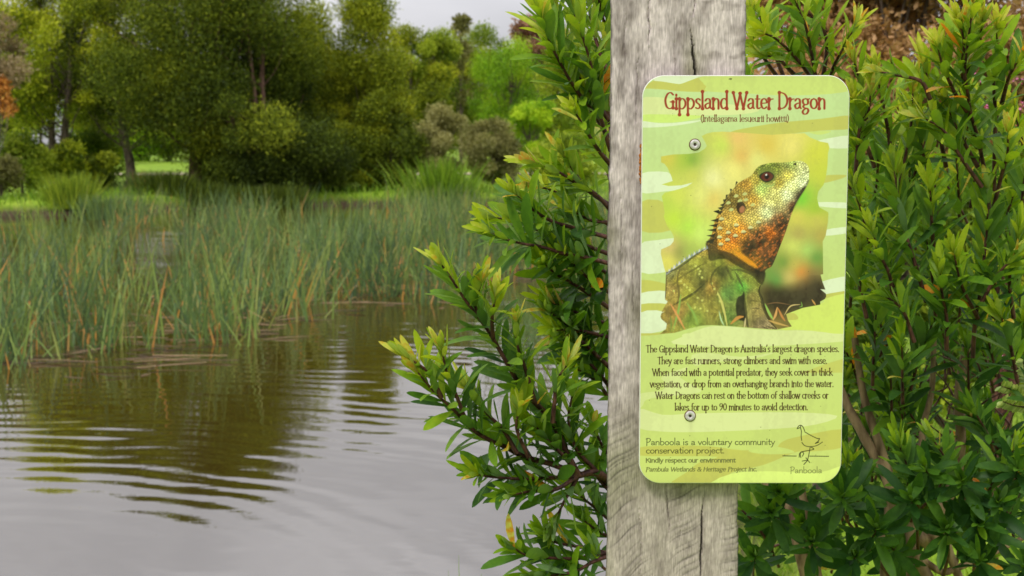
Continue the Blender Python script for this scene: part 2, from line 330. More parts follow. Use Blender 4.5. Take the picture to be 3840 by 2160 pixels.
post = mesh_np('timber_post', Vp, np.concatenate([Ff, Fs]), m, color=np.concatenate([colv.reshape(-1, 4), sidec]), smooth=True)
post.location = pc; post.rotation_euler.z = math.radians(-2.6)
tag(post, 'weathered grey square timber post with long cracks holding the sign', 'post')

# ------------------------------------------------------------------ the sign: print painted as numbers on a fine grid
SGY = 1.386; SW, SH, SR = .2, .4, .0205
c4 = [P(2416, 284, SGY), P(3184, 287, SGY), P(3149, 1811, SGY), P(2394, 1806, SGY)]
ctr = sum((Vector(p) for p in c4), Vector()) / 4
SW = ((c4[1] - c4[0]).length + (c4[2] - c4[3]).length) / 2; SH = ((c4[0] - c4[3]).length + (c4[1] - c4[2]).length) / 2
NX, NZ = 500, 1000
# homography from the sign's own (s, t) to photo pixels
A = []; B_ = []
for (s_, t_), (x_, y_) in zip([(0, 0), (1, 0), (1, 1), (0, 1)], [(2416, 284), (3184, 287), (3149, 1811), (2394, 1806)]):
    A.append([s_, t_, 1, 0, 0, 0, -x_ * s_, -x_ * t_]); B_.append(x_); A.append([0, 0, 0, s_, t_, 1, -y_ * s_, -y_ * t_]); B_.append(y_)
Hm = np.append(np.linalg.solve(np.array(A, float), np.array(B_, float)), 1).reshape(3, 3)
sg, tg = np.meshgrid(np.linspace(0, 1, NX), np.linspace(0, 1, NZ))
wq = Hm[2, 0] * sg + Hm[2, 1] * tg + 1
GX = (Hm[0, 0] * sg + Hm[0, 1] * tg + Hm[0, 2]) / wq; GY = (Hm[1, 0] * sg + Hm[1, 1] * tg + Hm[1, 2]) / wq
Hi = np.linalg.inv(Hm)
def to_cell(px, py):
    w = Hi[2, 0] * px + Hi[2, 1] * py + Hi[2, 2]
    return (Hi[0, 0] * px + Hi[0, 1] * py + Hi[0, 2]) / w * (NX - 1), (Hi[1, 0] * px + Hi[1, 1] * py + Hi[1, 2]) / w * (NZ - 1)
IMG = np.zeros((NZ, NX, 3))
cA = lambda p: (2380 + p[0] * .36575, 270 + p[1] * .36575)
cB = lambda p: (2380 + p[0] * .33131, 780 + p[1] * .33131)
cC = lambda p: (2380 + p[0] * .40020, 1250 + p[1] * .40020)
def poly_mask(pts, soft=1.6, smooth=0):
    p = np.array(pts, float)
    if smooth:
        q = np.vstack([p[-1], p, p[0], p[1]]); u_ = np.linspace(0, len(p) - 1e-6, len(p) * smooth, endpoint=False); i = u_.astype(int); t_ = (u_ - i)[:, None]
        a, b1, c, d = q[i], q[i + 1], q[i + 2], q[i + 3]
        p = .5 * (2 * b1 + (c - a) * t_ + (2 * a - 5 * b1 + 4 * c - d) * t_ ** 2 + (3 * b1 - a - 3 * c + d) * t_ ** 3)
    x0, y0 = to_cell(p[:, 0].min() - 6, p[:, 1].min() - 6); x1, y1 = to_cell(p[:, 0].max() + 6, p[:, 1].max() + 6)
    xa, xb = max(0, int(x0) - 2), min(NX, int(x1) + 3); ya, yb = max(0, int(y0) - 2), min(NZ, int(y1) + 3)
    M = np.zeros((NZ, NX))
    if xa < xb and ya < yb: M[ya:yb, xa:xb] = np.clip(.5 - poly_sd(GX[ya:yb, xa:xb], GY[ya:yb, xa:xb], p) / soft, 0, 1)
    return M
def over(mask, colr, k=1.0):
    IMG[:] = IMG * (1 - mask[..., None] * k) + np.asarray(colr) * (mask[..., None] * k)
def paint(tr, pts, rgb, smooth=4, k=1.0): over(poly_mask([tr(p) for p in pts], smooth=smooth), lin(rgb), k)

tt = np.clip((GY - 284) / 1524, 0, 1)[..., None]; ss = np.clip((GX - 2400) / 760, 0, 1)[..., None]
g0 = lin((190, 212, 150)); g1 = lin((191, 207, 124)); g2 = lin((197, 209, 116))
IMG[:] = np.where(tt < .5, g0 + (g1 - g0) * tt * 2, g1 + (g2 - g1) * (tt * 2 - 1))
OL = (190, 189, 94); PALE = (216, 226, 192); MID = (197, 211, 118); PL2 = (212, 219, 154)
paint(cA, [(100, 160), (210, 80), (300, 95), (420, 115), (480, 118), (560, 90), (640, 60), (700, 45), (770, 42), (715, 90), (710, 110), (740, 145), (750, 195), (600, 200), (430, 190), (300, 175), (150, 165)], OL, 3)
paint(cA, [(200, 80), (300, 25), (700, 30), (640, 60), (560, 90), (480, 118), (420, 115), (300, 95)], PALE, 3)
paint(cA, [(770, 35), (2000, 35), (2200, 180), (2060, 220), (1850, 235), (1500, 240), (1100, 215), (750, 195), (740, 145), (710, 110)], MID, 3)
paint(cA, [(70, 265), (300, 258), (560, 300), (1000, 330), (1280, 385), (1100, 430), (700, 440), (400, 430), (70, 430)], PL2, 3)
paint(cA, [(70, 432), (400, 430), (700, 445), (600, 480), (400, 510), (70, 500)], (200, 222, 118), 3)
paint(cA, [(70, 495), (250, 515), (400, 515), (680, 488), (600, 515), (350, 550), (70, 558)], PALE, 3)
paint(cA, [(990, 607), (1200, 560), (1500, 515), (1900, 480), (2230, 450), (2230, 575), (1900, 600), (1500, 640), (1430, 645), (1100, 640)], OL, 3)
paint(cA, [(1880, 700), (2230, 650), (2230, 768), (2000, 778), (1960, 740)], PALE, 3)
paint(cA, [(1790, 610), (2005, 603), (1960, 630), (1870, 640)], MID, 3)
paint(cA, [(60, 1032), (340, 1015), (420, 1100), (600, 1120), (540, 1180), (300, 1212), (60, 1218)], PALE, 3)
paint(cA, [(1930, 1060), (2130, 1050), (2165, 1065), (2080, 1100), (1900, 1135)], OL, 3)
paint(cA, [(60, 1320), (320, 1330), (340, 1600), (60, 1600)], OL, 3)
paint(cA, [(1860, 1328), (2230, 1340), (2230, 1392), (1900, 1372)], PALE, 3)
paint(cB, [(60, -30), (345, -30), (345, 60), (410, 235), (60, 238)], OL, 3)
paint(cB, [(60, 400), (260, 345), (470, 325), (460, 370), (340, 440), (330, 480), (360, 640), (380, 700), (60, 705)], PALE, 3)
paint(cB, [(60, 795), (370, 845), (370, 930), (60, 942)], OL, 3)
paint(cB, [(60, 945), (370, 925), (380, 1070), (60, 1070)], PALE, 3)
paint(cB, [(60, 1068), (380, 1070), (340, 1160), (60, 1167)], OL, 3)
paint(cB, [(60, 1165), (330, 1158), (380, 1340), (60, 1395)], PALE, 3)
paint(cB, [(2150, 240), (2450, 205), (2450, 268), (2140, 305)], PALE, 3)
paint(cB, [(2080, 835), (2450, 765), (2450, 925), (2130, 975), (2080, 930)], PALE, 3)
paint(cB, [(2120, 975), (2450, 925), (2450, 985), (2120, 1015)], OL, 3)
paint(cB, [(60, 1400), (280, 1395), (330, 1360), (300, 1410), (60, 1425)], OL, 3)
paint(cB, [(1650, 1180), (2090, 1080), (2170, 1012), (2450, 990), (2450, 1450), (1900, 1370), (1650, 1360)], (204, 218, 108), 3)
paint(cB, [(1690, 1190), (1800, 1180), (1845, 1248), (1690, 1252)], OL, 3)
paint(cB, [(430, 1520), (560, 1430), (720, 1360), (870, 1322), (1100, 1330), (1500, 1370), (2000, 1380), (2420, 1450), (2420, 1500), (1200, 1560)], PL2, 3)
paint(cC, [(440, 15), (560, -20), (1300, -10), (1980, 0), (1980, 60), (1300, 80), (800, 90), (560, 60)], PL2, 3)
paint(cC, [(530, 190), (700, 170), (1000, 210), (1300, 170), (1100, 230), (700, 260), (560, 290)], PL2, 3, .7)
paint(cC, [(1560, 360), (1640, 335), (1760, 290), (2000, 230), (2000, 350), (1750, 365)], OL, 3, .8)
paint(cC, [(20, 595), (60, 545), (250, 520), (280, 450), (250, 390), (500, 300), (420, 400), (620, 520), (500, 560), (250, 580), (100, 610), (70, 660), (20, 700)], PL2, 3, .7)
paint(cC, [(20, 860), (20, 690), (250, 750), (500, 742), (800, 735), (1500, 735), (1895, 770), (1700, 850), (1300, 890), (600, 915), (200, 905)], PL2, 3)
paint(cC, [(1365, 1020), (1500, 970), (1980, 895), (1980, 1060), (1600, 1110), (1500, 1112), (1200, 1230), (900, 1300), (760, 1420), (320, 1420), (500, 1280), (600, 1200), (770, 1150), (400, 1142), (20, 1132), (20, 1060), (300, 1040), (700, 1050), (1000, 1090), (1300, 1072)], OL, 3)
paint(cC, [(1060, 1100), (1130, 1062), (1290, 1055), (1430, 1080), (1492, 1112), (1400, 1127), (1200, 1127)], MID, 3)
paint(cC, [(750, 1430), (900, 1310), (1300, 1290), (1700, 1310), (1980, 1235), (1980, 1360), (1780, 1430)], (216, 232, 128), 3)

# the printed photograph of the lizard: torn-edge outline, blurred meadow behind, scaly animal in front
outline = [cA(p) for p in [(310, 1430), (295, 1330), (280, 1260), (310, 1225), (450, 1190), (540, 1160), (597, 1122), (480, 1150), (350, 1156), (280, 1140), (392, 1105), (380, 1060), (340, 970), (310, 930), (275, 915), (275, 855), (400, 835), (560, 830), (660, 815), (720, 780), (742, 750), (725, 710), (690, 650), (740, 625), (800, 610), (900, 605), (1000, 610), (1150, 620), (1400, 640), (1600, 628), (1740, 625), (1800, 670), (1900, 710), (1980, 725), (1995, 770), (1980, 830), (1975, 950), (1960, 1060), (1935, 1150), (1880, 1220), (1868, 1290), (1890, 1380), (1980, 1430)]]
outline += [cB(p) for p in [(2190, 60), (2185, 150), (2160, 300), (2125, 370), (2128, 550), (2130, 740), (2100, 745), (2120, 820), (2155, 915), (2100, 910), (2160, 960), (2165, 990), (2150, 1020), (2097, 1050), (2097, 1085), (1900, 1120), (1710, 1190), (1730, 1260), (1775, 1330), (1600, 1365), (1450, 1355), (1050, 1320), (870, 1310), (760, 1315), (600, 1350), (450, 1395), (280, 1408), (350, 1350), (360, 1290), (300, 1240), (288, 1210), (300, 1170), (350, 1150), (302, 1160), (310, 1140), (370, 1040), (340, 1015), (345, 900), (352, 720), (330, 650), (295, 500), (300, 450), (400, 410), (440, 360), (445, 310), (420, 260), (370, 190), (330, 80)]]
pm = poly_mask(outline)
ys, xs = np.where(pm > 0); ya, yb, xa, xb = ys.min(), ys.max() + 1, xs.min(), xs.max() + 1
gx_, gy_ = GX[ya:yb, xa:xb], GY[ya:yb, xa:xb]
def field(ctrl, power=2.6, soft=8.0):
    num = np.zeros(gx_.shape + (3,)); den = np.zeros(gx_.shape)
    for (x, y), rgb in ctrl:
        w = 1.0 / ((gx_ - x) ** 2 + (gy_ - y) ** 2 + soft ** 2) ** (power / 2); num += w[..., None] * lin(rgb); den += w
    return num / den[..., None]
bgc = [(cA(p), c) for p, c in [((500, 900), (170, 190, 70)), ((580, 890), (110, 160, 50)), ((350, 870), (205, 190, 80)), ((900, 750), (195, 215, 90)), ((1050, 680), (228, 185, 110)), ((1100, 850), (218, 172, 90)), ((800, 1080), (240, 235, 170)), ((1000, 1000), (235, 225, 130)), ((600, 1050), (200, 200, 90)), ((450, 1250), (205, 210, 90)), ((700, 1250), (225, 225, 130)), ((800, 1290), (222, 192, 100)), ((1350, 750), (214, 185, 80)), ((1600, 750), (230, 215, 120)), ((1850, 850), (205, 205, 70)), ((1900, 1000), (195, 200, 70)), ((1850, 1400), (150, 185, 50)), ((1700, 1300), (110, 200, 50)), ((330, 1350), (180, 200, 80)), ((1250, 900), (222, 220, 130))]]
bgc += [(cB(p), c) for p, c in [((450, 100), (190, 215, 65)), ((600, 200), (180, 222, 75)), ((750, 280), (205, 228, 115)), ((400, 420), (216, 185, 120)), ((500, 480), (130, 130, 70)), ((370, 580), (226, 215, 100)), ((620, 480), (165, 185, 85)), ((1850, 100), (216, 200, 90)), ((2050, 120), (205, 192, 90)), ((1850, 290), (172, 150, 85)), ((2100, 300), (176, 156, 80)), ((1800, 420), (216, 225, 110)), ((1950, 470), (172, 212, 110)), ((1690, 610), (50, 130, 45)), ((2050, 550), (60, 140, 55)), ((1550, 740), (110, 150, 70)), ((1870, 710), (240, 130, 50)), ((1600, 800), (50, 150, 65)), ((1750, 770), (230, 205, 120)), ((1800, 640), (200, 190, 90)), ((2000, 760), (110, 90, 60)), ((2080, 900), (40, 30, 26)), ((1500, 900), (110, 80, 50)), ((1700, 950), (60, 50, 42)), ((1900, 870), (120, 95, 65)), ((1550, 1050), (40, 32, 26)), ((1900, 1000), (50, 35, 28)), ((1850, 1070), (60, 66, 38)), ((2060, 1000), (30, 26, 24)), ((1700, 1090), (50, 34, 26)), ((1600, 1180), (150, 120, 60))]]
pbg = field(bgc, 2.6, 24)
lz = [(cA(p), c) for p, c in [((1400, 950), (128, 140, 58)), ((1300, 975), (110, 120, 50)), ((1600, 930), (165, 178, 92)), ((1740, 950), (196, 196, 130)), ((1765, 1060), (228, 236, 172)), ((1720, 1140), (232, 240, 180)), ((1600, 1160), (225, 230, 150)), ((1560, 1060), (205, 190, 86)), ((1480, 1130), (200, 178, 70)), ((1450, 1000), (135, 145, 55)), ((1250, 1100), (176, 158, 66)), ((1150, 1150), (186, 140, 52)), ((1300, 1190), (176, 196, 104)), ((1200, 1300), (204, 158, 60)), ((1450, 1280), (215, 208, 122)), ((1560, 1250), (232, 238, 180)), ((1080, 1240), (140, 118, 50)), ((1000, 1300), (120, 100, 44)), ((1740, 1200), (80, 64, 44)), ((1680, 1270), (66, 48, 34)), ((1620, 1360), (110, 72, 44))]]
lz += [(cB(p), c) for p, c in [((1080, 150), (206, 168, 72)), ((1000, 250), (190, 140, 50)), ((1200, 250), (206, 134, 40)), ((1350, 120), (216, 196, 104)), ((1500, 50), (216, 222, 160)), ((1600, 120), (150, 110, 70)), ((1540, 270), (230, 120, 25)), ((1660, 200), (86, 58, 34)), ((1400, 330), (96, 72, 44)), ((1300, 430), (46, 28, 14)), ((1050, 430), (215, 132, 28)), ((1100, 330), (190, 108, 34)), ((1200, 520), (222, 144, 28)), ((1470, 480), (176, 98, 50)), ((1350, 610), (226, 152, 36)), ((1560, 560), (54, 40, 30)), ((1620, 400), (70, 44, 28)), ((1400, 700), (56, 42, 28)), ((500, 800), (190, 166, 68)), ((420, 720), (150, 140, 84)), ((700, 640), (168, 160, 68)), ((950, 600), (156, 154, 62)), ((600, 950), (165, 155, 64)), ((430, 900), (180, 148, 80)), ((850, 880), (188, 148, 72)), ((1000, 700), (96, 96, 46)), ((1050, 950), (104, 140, 66)), ((900, 1150), (170, 152, 70)), ((480, 1150), (184, 142, 72)), ((1150, 720), (136, 156, 62)), ((1300, 800), (122, 126, 50)), ((1210, 880), (108, 176, 66)), ((1330, 1000), (150, 132, 70)), ((1400, 1150), (160, 136, 80)), ((1460, 1300), (150, 126, 92)), ((650, 1250), (146, 164, 70)), ((1050, 1200), (110, 130, 60)), ((750, 760), (136, 130, 60)), ((770, 860), (80, 78, 40))]]
plz = field(lz, 3.0, 8)
pbg_dark = poly_mask([cB(p) for p in [(1420, 930), (1550, 860), (1700, 900), (1880, 860), (2040, 780), (2110, 800), (2140, 860), (2165, 920), (2170, 990), (2095, 1090), (1900, 1120), (1720, 1190), (1560, 1230), (1480, 1080)]], 44)[ya:yb, xa:xb, None]
pbg = pbg * (1 - .82 * pbg_dark) + lin((42, 32, 25)) * .82 * pbg_dark
# scales: jittered cells; each cell gets its own brightness and a dark seam
def cells(sx_, sy_, ang, seed, jit=.28):
    ca, sa = math.cos(ang), math.sin(ang); uu = (gx_ * ca + gy_ * sa) / sx_; vv = (-gx_ * sa + gy_ * ca) / sy_
    uu = uu + .5 * (np.floor(vv).astype(int) % 2); r = np.random.default_rng(seed); J = r.random((64, 64, 3))
    iu, iv = np.floor(uu).astype(int), np.floor(vv).astype(int); f1 = np.full(uu.shape, 9.); f2 = f1.copy(); idv = np.zeros(uu.shape)
    for dv in (-1, 0, 1):
        for du in (-1, 0, 1):
            cu, cv = iu + du, iv + dv; j = J[cv % 64, cu % 64]
            d = np.hypot(uu - cu - .5 - (j[..., 0] - .5) * jit * 2, vv - cv - .5 - (j[..., 1] - .5) * jit * 2)
            nb = d < f1; f2 = np.where(nb, f1, np.minimum(f2, d)); idv = np.where(nb, j[..., 2], idv); f1 = np.where(nb, d, f1)
    return f1, f2, idv
fb1, fb2, fid = cells(6.4, 5.4, -.5, 3, .12); fh1, fh2, hid = cells(10.5, 8.0, -.75, 4, .3)
sc_b = (.30 + 1.05 * np.clip((fb2 - fb1) * 2.0, 0, 1)) * (.76 + .48 * fid)
sc_h = (.28 + .98 * np.clip((fh2 - fh1) * 2.6, 0, 1)) * (.74 + .52 * hid)
yneck = cB((0, 520))[1]; hw = np.clip((yneck - gy_ - .25 * (gx_ - 2650)) / 40 + .5, 0, 1)
mtt = np.zeros(gx_.shape); rm = np.random.default_rng(21)
for f_s in (9., 17., 34.):
    gq = rm.random((90, 90)); fx, fy = (gx_ - gx_.min()) / f_s, (gy_ - gy_.min()) / f_s; ix, iy = fx.astype(int), fy.astype(int); tx, ty = fx - ix, fy - iy; tx, ty = tx * tx * (3 - 2 * tx), ty * ty * (3 - 2 * ty)
    mtt += ((gq[iy, ix] * (1 - tx) + gq[iy, ix + 1] * tx) * (1 - ty) + (gq[iy + 1, ix] * (1 - tx) + gq[iy + 1, ix + 1] * tx) * ty) / 3
plz = plz * np.clip(.35 + 1.25 * mtt, .45, 1.35)[..., None] * np.where(hw > .5, 1.04, 1.12)[..., None] * np.where(hw > .5, 1, 0)[..., None] + plz * np.clip(.3 + 1.4 * mtt, .45, 1.4)[..., None] * np.where(hw > .5, 0, 1)[..., None] * np.array([.86, .94, .92])
plz = np.clip(plz * (sc_b * (1 - hw) + sc_h * hw)[..., None] * 1.08, 0, 1.2)
thr = poly_mask([cB(p) for p in [(1790, 10), (1740, 160), (1640, 430), (1545, 650), (1480, 690), (1400, 690), (1250, 590), (1230, 480), (1180, 380), (1300, 260), (1420, 170), (1560, 110), (1680, 40)]], 26)[ya:yb, xa:xb]
orng = np.clip((hid - .56) * 5, 0, 1)[..., None]
tc2 = (lin((40, 28, 18)) * (1 - orng) + lin((172, 92, 38)) * orng) * np.clip(sc_h, .5, 1.2)[..., None]
plz = plz * (1 - .62 * thr[..., None]) + tc2 * .62 * thr[..., None]
liz = [cA(p) for p in [(888, 1400), (905, 1340), (960, 1250), (1010, 1190), (1060, 1130), (1130, 1090), (1200, 1050), (1240, 990), (1290, 950), (1400, 925), (1500, 922), (1580, 918), (1640, 907), (1710, 908), (1760, 940), (1783, 980), (1785, 1050), (1780, 1120), (1740, 1200), (1680, 1290), (1632, 1380)]]
liz += [cB(p) for p in [(1740, 160), (1700, 280), (1640, 430), (1590, 560), (1545, 650), (1480, 690), (1465, 760), (1455, 820), (1420, 860), (1400, 930), (1430, 1010), (1450, 1100), (1490, 1200), (1540, 1290), (1620, 1375), (1400, 1420), (270, 1440), (270, 1390), (330, 1330), (260, 1240), (260, 1180), (330, 1060), (320, 1000), (340, 740), (355, 715), (450, 680), (560, 610), (700, 510), (800, 445), (810, 380), (850, 330), (880, 250), (900, 150), (940, 60), (975, 10)]]
lm = poly_mask(liz, 2.0, 3)[ya:yb, xa:xb]
pic = pbg * (1 - lm[..., None]) + plz * lm[..., None]
def pmask(tr, pts, soft=2.0, smooth=3): return poly_mask([tr(p) for p in pts], soft, smooth)[ya:yb, xa:xb]
def pover(mk, rgb, k=1.0):
    global pic
    pic = pic * (1 - mk[..., None] * k) + lin(rgb) * mk[..., None] * k
pover(pmask(cB, [(1160, 1000), (1205, 975), (1235, 930), (1235, 1050), (1245, 1150), (1250, 1260), (1165, 1240), (1140, 1100)], 5), (28, 24, 16), .95)
pover(pmask(cB, [(800, 390), (850, 330), (930, 250), (935, 380), (950, 450), (1100, 500), (1230, 590), (1390, 690), (1480, 720), (1445, 850), (1400, 830), (1320, 730), (1150, 640), (1010, 560), (850, 585), (825, 480)], 6), (22, 17, 12), .82)
pover(pmask(cB, [(1040, 640), (1080, 720), (1120, 800), (1090, 790), (1050, 720), (1020, 660)], 8), (40, 40, 20), .7)
pover(pmask(cB, [(940, 700), (1020, 690), (1030, 760), (960, 780)], 22), (60, 62, 34), .6)
pover(pmask(cB, [(1200, 470), (1300, 430), (1450, 350), (1480, 380), (1330, 470), (1270, 530)], 10), (36, 20, 10), .8)
pover(pmask(cB, [(1130, 480), (1200, 500), (1330, 590), (1390, 660), (1330, 640), (1200, 560)], 5), (228, 148, 30), .8)
pstrokes = [([(355, 715), (450, 680), (560, 610), (700, 510), (800, 445)], 9, (50, 50, 40)), ([(1000, 620), (900, 700), (860, 800), (880, 900)], 8, (70, 70, 36)), ([(1130, 700), (1180, 800), (1230, 900)], 9, (56, 60, 30)), ([(520, 640), (480, 800), (500, 950), (470, 1100)], 8, (96, 84, 44)), ([(960, 1000), (1010, 1120), (1000, 1260)], 8, (72, 74, 36)), ([(1420, 860), (1402, 930), (1432, 1010), (1452, 1100), (1492, 1200), (1545, 1290), (1610, 1360)], 12, (30, 26, 16)), ([(1235, 930), (1240, 1050), (1250, 1160), (1262, 1260), (1280, 1340)], 12, (30, 26, 16)), ([(1090, 690), (1200, 690), (1320, 740), (1400, 830)], 9, (60, 60, 26)),
    ([(820, 590), (700, 660), (560, 740), (420, 860)], 7, (96, 90, 40)), ([(780, 850), (660, 950), (560, 1010), (420, 1090)], 10, (48, 46, 22)), ([(350, 740), (346, 900), (342, 1010)], 8, (60, 50, 30)), ([(1290, 1040), (1340, 1035), (1400, 1050)], 4, (70, 60, 34)), ([(1300, 1130), (1370, 1120), (1440, 1140)], 4, (70, 60, 34)), ([(1480, 1330), (1540, 1340), (1600, 1366)], 5, (40, 34, 22)), ([(1440, 1330), (1490, 1350), (1530, 1368)], 5, (40, 34, 22))]
LATE = pstrokes
for bx, by in [(690, 640), (720, 670), (740, 700), (730, 730), (760, 770), (560, 850), (590, 880), (620, 910), (660, 950), (710, 1000), (760, 1030), (870, 840), (900, 900), (940, 960), (960, 1040), (680, 1110), (740, 1120), (820, 1150), (440, 920), (520, 810)]:
    pover(pmask(cB, [(bx - 14, by), (bx, by - 14), (bx + 14, by), (bx, by + 14)], 2), (205, 205, 110), .85)
for bx, by in [(1230, 255), (1310, 210), (1140, 300), (1400, 150), (1050, 345), (960, 315), (965, 215), (985, 110), (975, 395), (1150, 180), (1060, 265)]:
    pover(pmask(cB, [(bx - 30, by + 6), (bx - 6, by - 22), (bx + 30, by), (bx + 2, by + 20)], 2), (214, 214, 150), .85); pover(pmask(cB, [(bx - 26, by + 14), (bx + 30, by + 8), (bx + 4, by + 30)], 3), (60, 40, 20), .7)
for bx, by in [(1080, 1310), (1140, 1300), (1210, 1350), (1130, 1240), (1040, 1260), (960, 1330), (990, 1400)]:
    pover(pmask(cA, [(bx - 26, by + 8), (bx, by - 18), (bx + 26, by), (bx, by + 16)], 2), (200, 206, 130), .8)
spines = [(cB, p) for p in [((960, 5), (950, 50), (890, 22)), ((955, 100), (945, 150), (858, 128)), ((945, 160), (930, 205), (838, 184)), ((930, 215), (920, 260), (816, 234)), ((915, 275), (895, 320), (808, 298)), ((905, 330), (880, 390), (802, 366))]]
spines += [(cA, p) for p in [((960, 1245), (930, 1300), (935, 1248)), ((945, 1290), (915, 1335), (905, 1296)), ((935, 1325), (905, 1370), (872, 1352)), ((920, 1365), (890, 1410), (850, 1380)), ((905, 1410), (880, 1450), (808, 1418)), ((1000, 1190), (985, 1230), (975, 1185)), ((1060, 1120), (1030, 1160), (1040, 1108))]]
for tr, (a, b3, c) in spines: pover(pmask(tr, [a, c, b3], 1.5, 0), (24, 26, 16), .95)
for k in range(17):
    f = k / 16; x = 355 + f * 455; y = 715 - f * 285 - 25 * math.sin(f * 3.14)
    pover(pmask(cB, [(x - 10, y + 30), (x + 4, y - 24), (x + 24, y + 10)], 2, 0), (206, 206, 222) if k % 2 else (130, 140, 150), .85)
# eye, ear, nostril, jaw line
pover(pmask(cA, [(1265, 1040), (1310, 985), (1390, 985), (1445, 1030), (1440, 1095), (1390, 1140), (1310, 1120)], 6), (112, 124, 52), .8)
pover(pmask(cA, [(1275, 1055), (1320, 1020), (1380, 1012), (1430, 1050), (1410, 1100), (1350, 1125), (1300, 1100)], 3), (30, 26, 18), .95)
pover(pmask(cA, [(1295, 1062), (1330, 1028), (1380, 1025), (1418, 1058), (1395, 1095), (1350, 1110), (1310, 1095)], 2), (92, 36, 26), .95)
pover(pmask(cA, [(1328, 1066), (1352, 1040), (1380, 1064), (1354, 1092)], 2), (14, 10, 10), .97)
pover(pmask(cA, [(1338, 1046), (1352, 1036), (1358, 1048), (1346, 1056)], 2), (232, 226, 222), .9)
pover(pmask(cA, [(1270, 1110), (1330, 1140), (1400, 1150), (1440, 1110), (1420, 1165), (1340, 1170)], 6), (150, 180, 96), .7)
pover(pmask(cA, [(1045, 1345), (1090, 1318), (1130, 1345), (1135, 1400), (1090, 1445), (1050, 1420)], 4), (40, 26, 18), .92)
pover(pmask(cA, [(1075, 1390), (1105, 1362), (1128, 1385), (1115, 1425), (1080, 1430)], 5), (178, 116, 80), .9)
pover(pmask(cA, [(1625, 938), (1645, 926), (1660, 940), (1645, 955)], 2), (30, 22, 16), .95)
pover(pmask(cA, [(1785, 1010), (1700, 1040), (1600, 1075), (1480, 1150), (1480, 1160), (1600, 1085), (1700, 1050), (1785, 1020)], 3), (120, 110, 60), .6)
pover(pmask(cA, [(1785, 1105), (1745, 1195), (1690, 1285), (1640, 1375), (1600, 1440), (1580, 1430), (1650, 1300), (1720, 1180)], 8), (40, 30, 20), .75)
# grass in front of the animal
def pstroke(tr, pts, wpx, rgb, k=.9):
    q = catmull([tr(p) for p in pts], 24); w = wpx * np.sin(np.linspace(.25, 2.9, 24)); dq = norm(np.gradient(q, axis=0)); nn = np.stack([-dq[:, 1], dq[:, 0]], -1)
    pover(poly_mask(np.vstack([q + nn * w[:, None] / 2, (q - nn * w[:, None] / 2)[::-1]]), 1.8)[ya:yb, xa:xb], rgb, k)
for pts, w, rgb in LATE: pstroke(cB, pts, w, rgb, .75)
for pts, w, rgb in [([(930, 930), (990, 1080), (1045, 1330)], 9, (206, 198, 110)), ([(520, 960), (490, 1150), (425, 1380)], 8, (132, 172, 80)), ([(400, 1060), (480, 1200), (565, 1360)], 8, (218, 150, 88)), ([(585, 1050), (660, 1170), (720, 1320)], 9, (136, 168, 78)), ([(1470, 1070), (1520, 1180), (1570, 1260)], 9, (150, 188, 90)), ([(1610, 1110), (1590, 1200), (1560, 1260)], 9, (214, 160, 96)), ([(1615, 1115), (1660, 1210), (1700, 1270)], 8, (196, 130, 70)), ([(1690, 1200), (1760, 1100), (1870, 1080)], 5, (206, 180, 120)), ([(1080, 1300), (1160, 1230), (1230, 1215)], 12, (200, 140, 70)), ([(2000, 1025), (2025, 1060), (2045, 1092)], 6, (205, 150, 80)), ([(1470, 1080), (1600, 1060), (1760, 1085)], 4, (120, 90, 60)), ([(1880, 1050), (1890, 1100), (1860, 1110)], 4, (120, 160, 70)), ([(1510, 1260), (1600, 1290), (1740, 1330)], 8, (200, 160, 90)), ([(400, 1200), (410, 1300), (400, 1390)], 7, (110, 130, 60)), ([(1250, 1230), (1245, 1290), (1235, 1350)], 6, (210, 190, 140)), ([(950, 1150), (975, 1250), (1010, 1320)], 5, (190, 220, 170))]:
    pstroke(cB, pts, w, rgb)
rg = np.random.default_rng(8)
pic = pic * (.96 + .08 * rg.random(pic.shape[:2]))[..., None]
IMG[ya:yb, xa:xb] = IMG[ya:yb, xa:xb] * (1 - pm[ya:yb, xa:xb, None]) + pic * pm[ya:yb, xa:xb, None]

